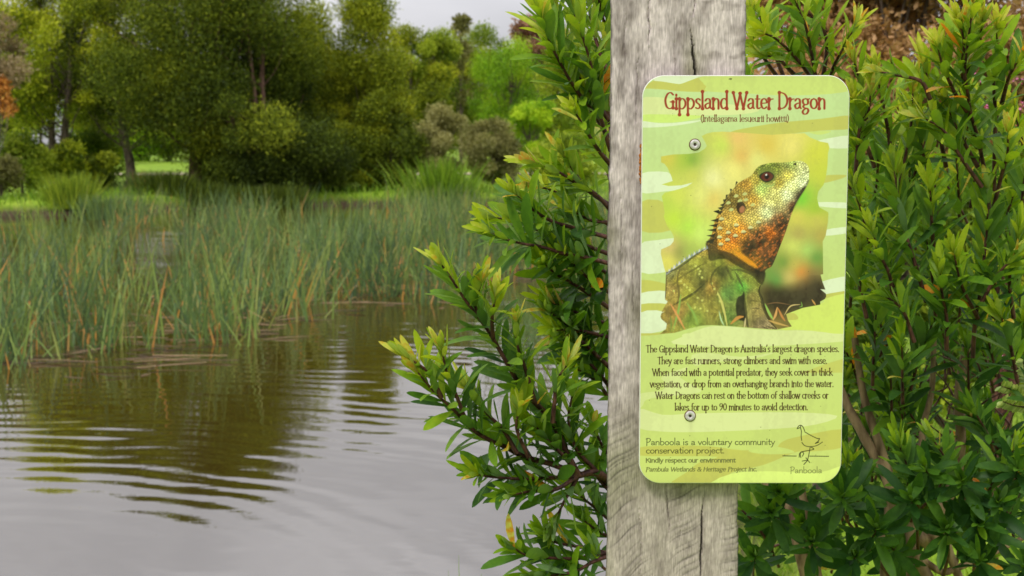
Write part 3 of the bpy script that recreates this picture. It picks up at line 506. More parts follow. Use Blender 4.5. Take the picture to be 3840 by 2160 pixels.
# lettering: a small stroke alphabet, drawn with a pen whose width follows the stroke direction
def ell(cx, cy, rx, ry, n=9): return [(cx + rx * math.sin(a), cy + ry * math.cos(a)) for a in np.linspace(0, 2 * np.pi, n)]
G = {
 'a': (.37, [[(.06, .5), (.13, .61), (.23, .6), (.28, .48), (.28, .1), (.33, .02)], [(.28, .36), (.14, .31), (.05, .2), (.08, .05), (.16, 0), (.28, .13)]]),
 'b': (.4, [[(.06, 1.06), (.06, .03)], [(.06, .45), (.14, .6), (.25, .6), (.34, .42), (.33, .18), (.22, 0), (.12, 0), (.06, .08)]]),
 'c': (.33, [[(.3, .54), (.2, .62), (.1, .55), (.05, .32), (.09, .1), (.19, 0), (.3, .08)]]),
 'd': (.4, [[(.33, 1.06), (.33, 0)], [(.33, .5), (.24, .62), (.12, .58), (.05, .35), (.08, .1), (.17, 0), (.33, .13)]]),
 'e': (.36, [[(.06, .33), (.31, .37), (.28, .55), (.18, .62), (.08, .52), (.05, .3), (.09, .09), (.19, 0), (.31, .1)]]),
 'f': (.25, [[(.29, 1.02), (.2, 1.05), (.12, .92), (.11, .5), (.11, 0)], [(.02, .6), (.24, .6)]]),
 'g': (.38, [[(.18, .62), (.07, .56), (.05, .42), (.1, .28), (.18, .24), (.28, .3), (.3, .45), (.26, .58), (.18, .62)], [(.27, .57), (.37, .61)], [(.14, .25), (.07, .14), (.12, .05), (.26, 0), (.31, -.14), (.23, -.32), (.1, -.34), (.04, -.2), (.11, -.06), (.2, 0)]]),
 'h': (.38, [[(.06, 1.06), (.06, 0)], [(.06, .42), (.16, .6), (.25, .6), (.31, .46), (.31, 0)]]),
 'i': (.16, [[(.07, .61), (.07, 0)], [(.07, .8), (.07, .87)]]),
 'j': (.16, [[(.09, .61), (.09, -.2), (.0, -.34)], [(.09, .8), (.09, .87)]]),
 'k': (.35, [[(.06, 1.06), (.06, 0)], [(.29, .6), (.08, .3)], [(.13, .36), (.34, 0)]]),
 'l': (.15, [[(.07, 1.06), (.07, 0)]]),
 'm': (.57, [[(.06, .61), (.06, 0)], [(.06, .42), (.15, .6), (.23, .6), (.28, .46), (.28, 0)], [(.28, .42), (.37, .6), (.45, .6), (.5, .46), (.5, 0)]]),
 'n': (.38, [[(.06, .61), (.06, 0)], [(.06, .42), (.16, .6), (.25, .6), (.31, .46), (.31, 0)]]),
 'o': (.39, [ell(.195, .31, .15, .31)]),
 'p': (.4, [[(.06, .61), (.06, -.38)], [(.06, .45), (.14, .6), (.25, .6), (.34, .42), (.33, .18), (.22, 0), (.12, 0), (.06, .08)]]),
 'r': (.26, [[(.06, .61), (.06, 0)], [(.06, .4), (.14, .57), (.26, .6)]]),
 's': (.29, [[(.25, .54), (.15, .62), (.06, .52), (.09, .38), (.2, .26), (.24, .12), (.15, 0), (.03, .06)]]),
 't': (.25, [[(.12, .8), (.11, .4), (.11, .1), (.16, 0), (.25, .05)], [(.02, .6), (.24, .6)]]),
 'u': (.38, [[(.06, .61), (.06, .14), (.13, 0), (.22, .02), (.31, .16)], [(.31, .61), (.31, 0)]]),
 'v': (.32, [[(.02, .61), (.16, 0)], [(.3, .61), (.16, 0)]]),
 'w': (.5, [[(.02, .61), (.13, 0)], [(.25, .58), (.13, 0)], [(.24, .58), (.36, 0)], [(.48, .61), (.36, 0)]]),
 'y': (.33, [[(.02, .61), (.17, .05)], [(.31, .61), (.17, .02), (.08, -.32), (0, -.36)]]),
 'A': (.44, [[(.22, 1), (.02, 0)], [(.22, 1), (.42, 0)], [(.09, .35), (.35, .35)]]),
 'D': (.52, [[(.08, 1), (.08, 0)], [(.04, 1), (.2, .99), (.36, .87), (.45, .6), (.44, .33), (.34, .1), (.2, .01), (.04, 0)]]),
 'G': (.5, [[(.42, .87), (.3, 1), (.15, .9), (.05, .55), (.1, .15), (.24, 0), (.4, .07)], [(.41, .42), (.41, .05)], [(.28, .42), (.47, .42)]]),
 'H': (.5, [[(.08, 1), (.08, 0)], [(.42, 1), (.42, 0)], [(.08, .52), (.42, .52)]]),
 'I': (.18, [[(.09, 1), (.09, 0)]]),
 'K': (.46, [[(.08, 1), (.08, 0)], [(.42, 1), (.1, .45)], [(.18, .58), (.44, 0)]]),
 'P': (.42, [[(.1, 1), (.08, -.12)], [(.02, .9), (.18, 1.02), (.36, .9), (.37, .68), (.26, .52), (.1, .48)]]),
 'T': (.44, [[(.22, 1), (.22, 0)], [(.01, .98), (.43, .98)]]),
 'W': (.68, [[(.02, 1), (.19, 0)], [(.35, .95), (.19, 0)], [(.34, .95), (.5, 0)], [(.66, 1), (.5, 0)]]),
 '9': (.4, [[(.33, .75), (.26, .56), (.12, .54), (.05, .72), (.1, .94), (.2, 1.0), (.31, .92), (.33, .7), (.28, .3), (.12, 0)]]),
 '0': (.4, [ell(.2, .5, .15, .5)]),
 '&': (.5, [[(.46, .42), (.36, .1), (.2, 0), (.07, .12), (.1, .35), (.3, .66), (.3, .9), (.2, 1), (.1, .9), (.14, .66), (.46, 0)]]),
 '(': (.2, [[(.18, 1.1), (.08, .8), (.06, .3), (.18, -.2)]]), ')': (.2, [[(.02, 1.1), (.12, .8), (.14, .3), (.02, -.2)]]),
 ',': (.17, [[(.09, .06), (.08, -.04), (.04, -.16)]]), '.': (.17, [[(.08, .0), (.08, .05)]]), "'": (.15, [[(.08, 1.04), (.07, .92), (.04, .84)]]), ' ': (.22, [])}
INK = np.zeros((NZ, NX))
def discs(px, py, rad):
    cx, cy = to_cell(px, py); k = (NX - 1) / 762.0
    for x, y, r in zip(np.atleast_1d(cx), np.atleast_1d(cy), np.atleast_1d(rad) * k):
        a0, a1, b0, b1 = int(x - r - 2), int(x + r + 3), int(y - r - 2), int(y + r + 3)
        if a0 < 0 or b0 < 0 or a1 > NX or b1 > NZ: continue
        yy, xx = np.mgrid[b0:b1, a0:a1]; s = INK[b0:b1, a0:a1]
        np.maximum(s, np.clip(r + .5 - np.hypot(xx - x, yy - y), 0, 1), out=s)
def write(txt, x0, x1, base, cap, rgb, thick=.1, thin=.055, flare=.5, slope=0, shear=0, xh=1.0, k=1.0):
    INK[:] = 0; wid = sum(G[c][0] for c in txt); sx = (x1 - x0) / wid; pen = 0
    for c in txt:
        for st_ in G[c][1]:
            q = np.array(st_, float); q[:, 1] = np.where((q[:, 1] > 0) & (q[:, 1] <= .66), q[:, 1] * xh, q[:, 1])
            q = catmull(q, 10 + 7 * len(q)); X_ = (q[:, 0] + pen) * sx + q[:, 1] * cap * shear; Y_ = q[:, 1] * cap
            d = norm(np.gradient(np.stack([X_, Y_], -1), axis=0)); w = thin + (thick - thin) * np.abs(d[:, 1]) ** 1.6
            if flare and len(st_) == 2 and abs(st_[0][1] - st_[1][1]) > .3:
                f = np.linspace(0, 1, len(q)); w = w * (1 + flare * np.clip(1 - np.minimum(f, 1 - f) / .14, 0, 1) ** 2)
            discs(x0 + X_, base - Y_ + slope * (X_), w * cap / 2)
        pen += G[c][0]
    over(INK, lin(rgb), k)
def ta(x, y): return cA((x, y))
def line(tr, txt, xa_, xb_, yb_, capc, rgb, **kw):
    (x0, y0), (x1, _) = tr((xa_, yb_)), tr((xb_, yb_)); sc_ = tr((0, 1))[1] - tr((0, 0))[1]
    write(txt, x0, x1, y0, capc * sc_, rgb, slope=.004, **kw)
BR = (62, 30, 12)
line(cA, 'Gippsland Water Dragon', 312, 1958, 369, 162, (150, 54, 30), thick=.145, thin=.075, flare=.6)
line(cA, '(Intellagama lesueurii howitti)', 680, 1582, 501, 62, (110, 38, 16), thick=.15, thin=.085)
for txt, xa_, xb_, yb_ in [("The Gippsland Water Dragon is Australia's largest dragon species.", 100, 1914, 160), ('They are fast runners, strong climbers and swim with ease.', 208, 1802, 271), ('When faced with a potential predator, they seek cover in thick', 160, 1850, 381), ('vegetation, or drop from an overhanging branch into the water.', 137, 1862, 489), ('Water Dragons can rest on the bottom of shallow creeks or', 188, 1812, 598), ('lakes for up to 90 minutes to avoid detection.', 368, 1620, 708)]:
    line(cC, txt, xa_, xb_, yb_, 62, BR, thick=.16, thin=.095, flare=.4)
INKD = (26, 26, 12)
line(cC, 'Panboola is a voluntary community', 95, 1308, 1034, 62, INKD, thick=.12, thin=.1, flare=0, xh=.85)
line(cC, 'conservation project.', 95, 836, 1113, 62, INKD, thick=.12, thin=.1, flare=0, xh=.85)
line(cC, 'Kindly respect our environment', 92, 938, 1199, 38, (104, 108, 60), thick=.27, thin=.19, flare=0, xh=1.15)
line(cC, 'Pambula Wetlands & Heritage Project Inc.', 92, 1140, 1284, 38, (100, 102, 54), thick=.22, thin=.15, flare=0, shear=.2, xh=1.15)
line(cC, 'Panboola', 1450, 1752, 1308, 58, INKD, thick=.09, thin=.075, flare=0, xh=.85)
INK[:] = 0
for st_ in [[(1517, 890), (1530, 866), (1550, 857), (1568, 868), (1580, 890), (1588, 912)], [(1517, 890), (1545, 878), (1552, 862)], [(1548, 880), (1557, 915), (1555, 960), (1560, 1000)], [(1590, 920), (1640, 950), (1700, 980), (1728, 984)], [(1728, 984), (1716, 1008), (1688, 1030)], [(1690, 1030), (1720, 1018)], [(1562, 1020), (1590, 1050), (1640, 1060), (1700, 1050), (1755, 1018)], [(1640, 1062), (1630, 1120), (1615, 1190)], [(1615, 1190), (1580, 1228)], [(1565, 1195), (1615, 1190), (1635, 1210)], [(1600, 1165), (1618, 1190)], [(1650, 1065), (1672, 1085), (1600, 1100), (1558, 1108)], [(1558, 1108), (1540, 1125), (1536, 1158)], [(1558, 1108), (1546, 1130), (1552, 1162)], [(1560, 1108), (1578, 1122), (1567, 1150)], [(1382, 1145), (1508, 1148)], [(1635, 1149), (1813, 1152)]]:
    q = catmull([cC(p) for p in st_], 40); discs(q[:, 0], q[:, 1], np.full(len(q), 1.7))
over(INK, lin((40, 44, 20)))
INK[:] = 0
rg = np.random.default_rng(12); sp_ = np.stack([rg.uniform(2430, 3130, 46), rg.uniform(310, 1790, 46)], -1); discs(sp_[:, 0], sp_[:, 1], rg.uniform(.8, 1.7, 46))
q = np.array([cA(p) for p in [(975, 72), (985, 68), (996, 70), (990, 76)]]); discs(q[:, 0], q[:, 1], np.full(4, 2.4)); over(INK, lin((50, 46, 24)), .85)

dq = np.random.default_rng(31); dz = np.zeros((NZ, NX))
for fx_, fz_ in ((60, 90), (24, 30), (9, 160), (5, 6)):
    gq = dq.random((NZ // fz_ + 3, NX // fx_ + 3)); yy, xx = np.mgrid[0:NZ, 0:NX]; ix, iy = xx // fx_, yy // fz_; tx, ty = (xx % fx_) / fx_, (yy % fz_) / fz_
    dz += .25 * ((gq[iy, ix] * (1 - tx) + gq[iy, ix + 1] * tx) * (1 - ty) + (gq[iy + 1, ix] * (1 - tx) + gq[iy + 1, ix + 1] * tx) * ty)
film = np.clip((dz - .46) * .6, 0, .1) + .10 * np.exp(-(1 - tg) * SH / .005) + .12 * np.exp(-tg * SH / .003)
for sx_, sy_ in ((2605, 542), (2587, 1558)):
    film += .30 * np.exp(-((GX - sx_) / 9) ** 2) * np.clip((GY - sy_) / 12, 0, 1) * np.exp(-np.clip(GY - sy_, 0, None) / 55) * (.5 + dz)
film = np.clip(film, 0, .5)
IMG[:] = IMG * (1 - film[..., None]) + lin((132, 126, 88)) * film[..., None]
# panel geometry: fine front grid inside a rounded outline, then rim and back
half = np.array([SW / 2, SH / 2])
LXg = (sg - .5) * SW; LZg = (.5 - tg) * SH
cxr = np.maximum(np.abs(LXg) - (SW / 2 - SR), 0); czr = np.maximum(np.abs(LZg) - (SH / 2 - SR), 0); hyp = np.hypot(cxr, czr)
f_ = np.where((cxr > 0) & (czr > 0) & (hyp > SR), SR / np.maximum(hyp, 1e-9), 1.0)
PX_ = np.sign(LXg) * np.where(cxr > 0, SW / 2 - SR + cxr * f_, np.abs(LXg)); PZ_ = np.sign(LZg) * np.where(czr > 0, SH / 2 - SR + czr * f_, np.abs(LZg))
Vs = np.stack([PX_, np.full_like(PX_, -.0015), PZ_], -1).reshape(-1, 3)
ia, ja = np.meshgrid(np.arange(NZ - 1), np.arange(NX - 1), indexing='ij')
Fsg = np.stack([(ia + 1) * NX + ja, (ia + 1) * NX + ja + 1, ia * NX + ja + 1, ia * NX + ja], -1).reshape(-1, 4)
rgba = np.concatenate([np.clip(IMG, 0, 1), np.ones((NZ, NX, 1))], -1)
m, t, b, out = new_mat('printed_sign_face')
at = N(t, 'ShaderNodeAttribute', attribute_name='print'); t.links.new(at.outputs['Color'], b.inputs['Base Color']); b.inputs['Roughness'].default_value = .38; b.inputs['Specular IOR Level'].default_value = .35
tcn = N(t, 'ShaderNodeTexCoord'); hn = N(t, 'ShaderNodeTexNoise'); hn.inputs['Scale'].default_value = 1400; t.links.new(tcn.outputs['Object'], hn.inputs['Vector'])
bp = N(t, 'ShaderNodeBump'); bp.inputs['Strength'].default_value = .25; bp.inputs['Distance'].default_value = .0002; t.links.new(hn.outputs['Fac'], bp.inputs['Height']); t.links.new(bp.outputs['Normal'], b.inputs['Normal'])
sign = empty('information_sign', ctr)
tag(sign, 'tall yellow green information sign about a water dragon screwed to the post', 'sign')
mesh_np('printed_face', Vs, Fsg, m, sign, color=rgba.reshape(-1, 4))
ang = np.concatenate([np.linspace(a, a + np.pi / 2, 16) for a in (0, np.pi / 2, np.pi, 1.5 * np.pi)])
cxs = np.repeat([1, -1, -1, 1], 16) * (SW / 2 - SR); czs = np.repeat([1, 1, -1, -1], 16) * (SH / 2 - SR)
mb = MB(); n = len(ang); rims = []
for rr2, yy in ((SR + .0004, .0026), (SR + .0008, .002), (SR + .0008, -.0004), (SR + .0003, -.00135), (SR - .0002, -.00135)):
    rims.append(np.stack([cxs + rr2 * np.cos(ang), np.full(n, yy), czs + rr2 * np.sin(ang)], -1))
Vr = np.concatenate(rims); k = np.arange(n); k2 = (k + 1) % n
mb.add(Vr, np.concatenate([np.stack([r_ * n + k, r_ * n + k2, (r_ + 1) * n + k2, (r_ + 1) * n + k], -1) for r_ in range(4)]))
h = n // 2; kk = np.arange(h - 1)
mb.add(rims[0], np.stack([kk, kk + 1, n - 2 - kk, n - 1 - kk], -1))
M_al = noise_mat('pale_sign_edge', (.62, .63, .52), (.72, .72, .64), ns=60, rough=.4)
mb.build('backing_panel', M_al, sign)
M_steel = noise_mat('dull_steel', (.42, .40, .38), (.62, .59, .56), ns=300, rough=.45); M_steel.node_tree.nodes['Principled BSDF'].inputs['Metallic'].default_value = .25
M_hole = noise_mat('dark_screw_socket', (.03, .022, .018), (.1, .07, .05), ns=300)
M_rust = noise_mat('rusty_ring', (.05, .03, .018), (.2, .1, .05), ns=400)
def lathe(mb, prof, sides=28):
    a = np.linspace(0, 2 * np.pi, sides, endpoint=False)
    V = np.array([[(r * math.cos(x), y, r * math.sin(x)) for x in a] for r, y in prof]).reshape(-1, 3)
    j = np.arange(sides); j2_ = (j + 1) % sides
    mb.add(V, np.concatenate([np.stack([i * sides + j, i * sides + j2_, (i + 1) * sides + j2_, (i + 1) * sides + j], -1) for i in range(len(prof) - 1)]))
for (sx_, sy_, lab) in [(2605, 542, 'clean pale upper screw'), (2587, 1558, 'duller lower screw with a rusty rim')]:
    q = P(sx_, sy_, SGY) - ctr
    e = empty('screw', (q.x, 0, q.z)); e.parent = sign; e['label'] = lab
    mb = MB(); lathe(mb, [(.0050, -.0016), (.0049, -.0028), (.0044, -.0033), (.0016, -.0034), (.0014, -.0028)]); mb.build('screw_head', M_steel, e)
    mb = MB(); lathe(mb, [(.0014, -.0030), (.0010, -.0024), (.0001, -.0023)], 6); mb.build('hex_socket', M_hole, e, smooth=False)
    mb = MB(); lathe(mb, [(.0049, -.0021), (.0056, -.0020), (.0058, -.0016)]); mb.build('stain_ring', M_rust, e)

# orange crust squeezed behind the sign's left edge
rg = np.random.default_rng(2); mb = MB()
for k in range(34):
    py = 548 + 140 * k / 33 + rg.normal(0, 3); q = P(2409 - abs(rg.normal(0, 3.5)), py, 1.396); r = rg.uniform(.0011, .0024)
    a = np.linspace(0, 2 * np.pi, 8, endpoint=False); th = np.linspace(.15, np.pi - .15, 6)
    V = np.array([[(r * math.sin(h_) * math.cos(x), r * math.sin(h_) * math.sin(x), 1.2 * r * math.cos(h_)) for x in a] for h_ in th]).reshape(-1, 3) * rg.uniform(.8, 1.2, (48, 1)) + np.array(q)
    j = np.arange(8); j2_ = (j + 1) % 8
    mb.add(V, np.concatenate([np.stack([i * 8 + j, i * 8 + j2_, (i + 1) * 8 + j2_, (i + 1) * 8 + j], -1) for i in range(5)]))
o = mb.build('fungus', noise_mat('orange_crust', (.2, .06, .01), (.5, .17, .02), ns=500, bump=.001), origin=P(2404, 620, 1.396))
tag(o, 'crusty orange fungus between the post and the left sign edge', 'fungus')

# ------------------------------------------------------------------ background trees and shrubs
def foliage(rng, cents, rads, nleaf, size, tints, up=.2, flat=.8, asp=2.4, jit=.16, shell=2.4, droop=0.0):
    """leaf-sized rhombi spread through clumps; returns vertices, quads, tint"""
    cents = np.asarray(cents); rads = np.asarray(rads); w = rads ** 2; ci = rng.choice(len(cents), nleaf, p=w / w.sum())
    d = norm(rng.normal(size=(nleaf, 3))); rr = rng.random(nleaf) ** (1 / shell)
    off = d * rr[:, None] * rads[ci][:, None]; off[:, 2] *= flat
    off += norm(rng.normal(size=(nleaf, 3))) * (rads[ci] * .42 * rng.random(nleaf) ** 1.6)[:, None]
    off[:, 2] -= droop * rng.random(nleaf) * rads[ci]
    p = cents[ci] + off
    ld = norm(d * .6 + np.array([0, 0, up]) + rng.normal(size=(nleaf, 3)) * .55); side = norm(np.cross(ld, norm(d + rng.normal(size=(nleaf, 3)) * .7)))
    Ls = size * rng.uniform(.6, 1.4, nleaf)[:, None]; W = Ls / asp
    V = np.stack([p, p + ld * Ls * .5 + side * W * .5, p + ld * Ls, p + ld * Ls * .5 - side * W * .5], 1).reshape(-1, 3)
    T = np.clip(tints[ci] + .42 * (rr - .72) + rng.normal(0, jit, nleaf), 0, 1)       # paler on clump outsides, darker within: light and shade put into the tint
    return V, np.arange(nleaf * 4).reshape(-1, 4), np.repeat(T, 4)
def crown_points(rng, n, w, z0, z1, shape, depth=None):
    out = []; depth = depth or w
    while len(out) < n:
        h = rng.random(); a = rng.random() * 2 * np.pi
        R = {'oval': math.sin(math.pi * (.08 + .87 * h)) ** .6, 'cone': (1 - h) ** .75 + .08, 'spread': .55 + .45 * math.sin(math.pi * h), 'dome': (1 - h ** 2.2) ** .5}[shape]
        r = R * (rng.random() ** .45) * .5
        out.append((r * w * math.cos(a), r * depth * math.sin(a), z0 + (z1 - z0) * h))
    return np.array(out)
THIN = [(P(545, 60, 52), .38), (P(585, 125, 52), .42), (P(505, 95, 52), .22), (P(630, 190, 52), .25), (P(415, 150, 52), .28), (P(80, 10, 52), .22), (P(240, 20, 52), .3)]
def make_tree(name, label, cat, x, y, h, w, z0, nleaf, size, mat, bark, seed, shape='oval', nclump=40, clump=.13, trunk=.16, lean=(0, 0), up=.2, asp=2.4, stems=1, group=None, flat=.8, droop=0., dens=2.4, dark=.5):
    rng = np.random.default_rng(seed); base = np.array([x, y, float(ground_z(x, y)) - .1])
    root = empty(name, tuple(base)); tag(root, label, cat, group)
    cen = crown_points(rng, nclump, w * .86, z0 + clump * w * .5, h - clump * w * .5, shape); rad = w * clump * rng.uniform(.45, 1.5, nclump)
    cen[:, 0] += lean[0] * (cen[:, 2] / h) ** 1.2; cen[:, 1] += lean[1] * (cen[:, 2] / h) ** 1.2
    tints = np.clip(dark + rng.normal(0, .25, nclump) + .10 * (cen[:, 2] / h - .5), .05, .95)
    tr = MB(); tips = []
    for s_ in range(stems):
        a = rng.random() * 6.28; sp2 = .10 * w * (stems > 1)
        zt = h * (.86 if stems == 1 else rng.uniform(.6, .85))
        zs = np.linspace(0, 1, 9); ox = sp2 * math.cos(a) * (.25 + 1.6 * zs) + lean[0] * zs ** 1.3 * .9 + rng.normal(0, .02 * w, 9).cumsum() * .35; oy = sp2 * math.sin(a) * (.25 + 1.6 * zs) + lean[1] * zs ** 1.3
        pts = np.stack([ox, oy, zs * zt], -1); pts = catmull(pts, 22); rad_t = trunk * (1 - .85 * np.linspace(0, 1, 22)) * (1 + .5 * np.exp(-np.linspace(0, 1, 22) * 25)) * rng.uniform(.7, 1)
        tube(tr, pts, rad_t, 8); tips.append(pts)
    for c, r in zip(cen, rad):
        st_ = tips[rng.integers(len(tips))]; zt = c[2] * rng.uniform(.45, .75); i = int(np.argmin(np.abs(st_[:, 2] - zt))); p0 = st_[i]
        mid = (p0 + c) / 2 + np.array([0, 0, -.05 * w]) + rng.normal(0, .02 * w, 3)
        tube(tr, catmull([p0, mid, c], 8), np.linspace(max(.012, trunk * .28 * (1 - i / 24)), .008, 8), 5)
    tr.build('trunk', bark, root)
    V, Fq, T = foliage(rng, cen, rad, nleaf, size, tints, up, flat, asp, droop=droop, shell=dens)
    if y > 40:                                                   # sparse, wind-thinned part high in the neighbouring crowns
        wv = V.reshape(-1, 4, 3)[:, 0] + base; th_ = np.zeros(len(wv), bool)
        for c_, r_ in THIN: th_ |= (((wv[:, 0] - c_[0]) / (r_ * 1.7)) ** 2 + ((wv[:, 2] - c_[2]) / (r_ * 1.9)) ** 2 + ((wv[:, 1] - c_[1]) / 9) ** 2) < 1
        kp = np.repeat(~(th_ & (rng.random(len(wv)) < .93)), 4); V, T = V[kp], T[kp]; Fq = np.arange(len(V)).reshape(-1, 4)
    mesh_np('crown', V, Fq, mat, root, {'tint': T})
    return root
LM = {}
def lm(name, *cols, trans=.3, tcol=(1.3, 1.2, .6), rough=.6, spec=.2):
    if name not in LM: LM[name] = leaf_mat(name, [(i / (len(cols) - 1), tuple(c)) for i, c in enumerate(cols)], trans, rough, spec, tcol)
    return LM[name]
m_dark = lm('dark_olive_needles', (.024, .042, .004), (.115, .165, .011), (.38, .43, .022))
m_gold = lm('golden_green_leaves', (.05, .08, .005), (.20, .255, .012), (.46, .49, .025))
m_yel = lm('yellow_green_leaves', (.06, .10, .006), (.27, .35, .014), (.56, .59, .03))
m_mid = lm('mid_green_leaves', (.065, .12, .010), (.18, .27, .018), (.36, .44, .03))
m_bri = lm('bright_green_leaves', (.08, .19, .006), (.25, .46, .012), (.50, .66, .03))
m_oliv = lm('grey_olive_leaves', (.11, .115, .03), (.25, .245, .08), (.40, .38, .15))
m_tan = lm('tan_feathery_leaves', (.12, .095, .045), (.26, .20, .10), (.40, .32, .18))
m_oran = lm('orange_leaves', (.25, .09, .015), (.50, .20, .03), (.62, .33, .08))
m_brown = lm('brown_russet_leaves', (.09, .075, .022), (.34, .21, .075), (.58, .35, .17))
m_red = lm('dull_red_leaves', (.09, .055, .035), (.26, .13, .08), (.40, .22, .13))
def X_at(px, D): return (px - 1920) / F * D
def H_at(py, D, x): return CAMZ - (py - 560) / F * D - float(ground_z(x, D))
def tree_px(name, label, cat, px, D, top, wpx, low, *a, **k):
    """a tree whose middle stands over photo column px at distance D, from row top down to crown row low, wpx columns wide"""
    x = X_at(px, D); w = wpx / F * D
    return make_tree(name, label, cat, x, D, H_at(top, D, x), w, max(.05, H_at(low, D, x)), *a, **k)
GT = 'trees on the far bank'
tree_px('paperbark_tree', 'tall dark green tree with a thick pale trunk on the far bank', 'tree', 735, 49, -400, 940, 520, 150000, .115, m_dark, M_bark_red, 1, 'oval', 62, .125, .24, up=.55, asp=3.4, group=GT, stems=1, dark=.40)
tree_px('paperbark_tree', 'dark green tree with a slim leaning trunk left of the thick trunk', 'tree', 500, 51, -260, 640, 470, 66000, .115, m_dark, M_bark, 2, 'oval', 40, .13, .18, lean=(-1.2, 0), up=.5, asp=3.2, group=GT)
tree_px('paperbark_tree', 'dark tree with several reddish leaning stems at the water edge', 'tree', 960, 48.5, -300, 700, 730, 120000, .11, m_dark, M_bark_red, 3, 'oval', 50, .13, .15, lean=(-.9, 0), up=.5, asp=3.2, stems=4, group=GT, dark=.38)
tree_px('yellow_leaf_tree', 'yellow green tree with a forked dark trunk at the left', 'tree', 215, 50, -300, 620, 480, 70000, .105, m_yel, M_bark, 4, 'oval', 46, .125, .17, lean=(.2, 0), stems=2, group=GT, dark=.5)
tree_px('olive_tree', 'dark olive tree standing behind the yellow green tree', 'tree', 380, 56, -250, 620, 500, 60000, .12, m_dark, M_bark, 14, 'oval', 40, .135, .18, group=GT, dark=.6)
tree_px('feathery_tree', 'pale tan feathery tree at the left picture edge', 'tree', -30, 44, 40, 330, 420, 12000, .14, m_tan, M_bark, 5, 'oval', 26, .15, .12, up=.1, asp=4, group=GT)
tree_px('orange_bush', 'orange leaved shrub at the left picture edge', 'shrub', 0, 43, 280, 130, 420, 1700, .12, m_oran, M_bark, 6, 'dome', 12, .2, .05)
tree_px('golden_tree', 'golden green tree with a tall pointed top right of the dark trees', 'tree', 1385, 52, -60, 420, 690, 90000, .105, m_gold, M_bark, 7, 'cone', 60, .15, .16, up=.4, group=GT, dark=.45)
tree_px('golden_tree', 'rounded golden green tree between the dark and pointed trees', 'tree', 1150, 54, 25, 460, 690, 70000, .11, m_gold, M_bark, 8, 'oval', 46, .14, .17, up=.4, group=GT, dark=.38)
tree_px('green_tree', 'mid green tree with sky showing through beside the golden tree', 'tree', 1625, 60, 75, 220, 520, 18000, .11, m_mid, M_bark, 9, 'oval', 26, .16, .14, group=GT, dark=.5)
tree_px('green_tree', 'slim pale green tree rising behind the willow', 'tree', 1730, 64, 55, 110, 420, 2600, .18, m_oliv, M_bark, 10, 'cone', 16, .2, .10, group=GT)
tree_px('weeping_willow', 'bright green weeping willow in the middle distance', 'tree', 1920, 58, 130, 330, 470, 40000, .11, m_bri, M_bark, 11, 'oval', 46, .13, .2, up=-.9, asp=5, group=GT, droop=1.2, dark=.42)
tree_px('bright_bush', 'rounded bright green bush below the willow', 'shrub', 1990, 53, 375, 230, 600, 22000, .09, m_bri, M_bark, 12, 'spread', 40, .12, .08, dark=.6)
tree_px('green_tree', 'broad fresh green tree between the slim tree and the willow', 'tree', 1780, 66, 105, 420, 560, 36000, .11, m_mid, M_bark, 29, 'oval', 44, .13, .16, group=GT, dark=.6)
tree_px('green_tree', 'olive tree filling the tree line behind the willow', 'tree', 2090, 68, 105, 460, 560, 36000, .11, m_gold, M_bark, 30, 'oval', 44, .13, .16, group=GT, dark=.5)
tree_px('green_tree', 'low golden green tree right of the pointed tree', 'tree', 1550, 60, 85, 330, 620, 36000, .11, m_gold, M_bark, 31, 'oval', 36, .14, .14, group=GT, dark=.55)
tree_px('red_leaf_tree', 'dark tree with dull red leaves against the sky', 'tree', 2010, 66, 60, 260, 330, 5200, .18, m_red, M_bark, 13, 'spread', 30, .12, .14, group=GT)
tree_px('green_tree', 'fresh green tree seen just left of the post', 'tree', 2180, 56, 120, 330, 560, 30000, .11, m_mid, M_bark, 15, 'oval', 36, .14, .16, group=GT, dark=.65)
tree_px('grey_shrub', 'grey olive shrub under the golden tree', 'shrub', 1660, 51, 400, 240, 650, 22000, .09, m_oliv, M_bark, 16, 'spread', 40, .13, .06, group='shrubs on the far bank')
tree_px('grey_shrub', 'large grey green shrub right of the tall reed clump', 'shrub', 1850, 50, 430, 260, 660, 22000, .09, m_oliv, M_bark, 17, 'spread', 40, .13, .06, group='shrubs on the far bank', dark=.35)
tree_px('grey_shrub', 'low green shrub at the end of the far bank', 'shrub', 2110, 49, 500, 300, 680, 12000, .13, m_mid, M_bark, 18, 'dome', 22, .17, .06, group='shrubs on the far bank', dark=.7)
tree_px('golden_shrub', 'olive shrub filling the gap beneath the golden trees', 'shrub', 1470, 51, 330, 360, 700, 36000, .095, m_gold, M_bark, 19, 'dome', 28, .15, .08, group='shrubs on the far bank', dark=.25)
tree_px('golden_shrub', 'dark low shrub at the foot of the leaning stems', 'shrub', 1120, 49.5, 360, 520, 765, 46000, .095, m_dark, M_bark, 20, 'oval', 34, .13, .08, group='shrubs on the far bank', dark=.22)
tree_px('green_shrub', 'green shrub under the yellow tree at the left', 'shrub', 90, 45, 505, 250, 700, 14000, .11, m_mid, M_bark, 21, 'dome', 24, .16, .06, group='shrubs on the far bank', dark=.6)
tree_px('green_shrub', 'yellow topped shrub beneath the forked trunk', 'shrub', 260, 46, 535, 180, 690, 9000, .11, m_yel, M_bark, 22, 'dome', 18, .18, .05, group='shrubs on the far bank', dark=.35)
tree_px('green_shrub', 'dark green shrub beside the lawn gap', 'shrub', 385, 47, 560, 130, 710, 7000, .11, m_dark, M_bark, 23, 'dome', 14, .2, .05, group='shrubs on the far bank', dark=.7)
tree_px('green_shrub', 'dark shrub in the shade behind the thick trunk', 'shrub', 850, 51, 420, 300, 730, 32000, .09, m_dark, M_bark, 25, 'dome', 26, .16, .05, group='shrubs on the far bank', dark=.35)
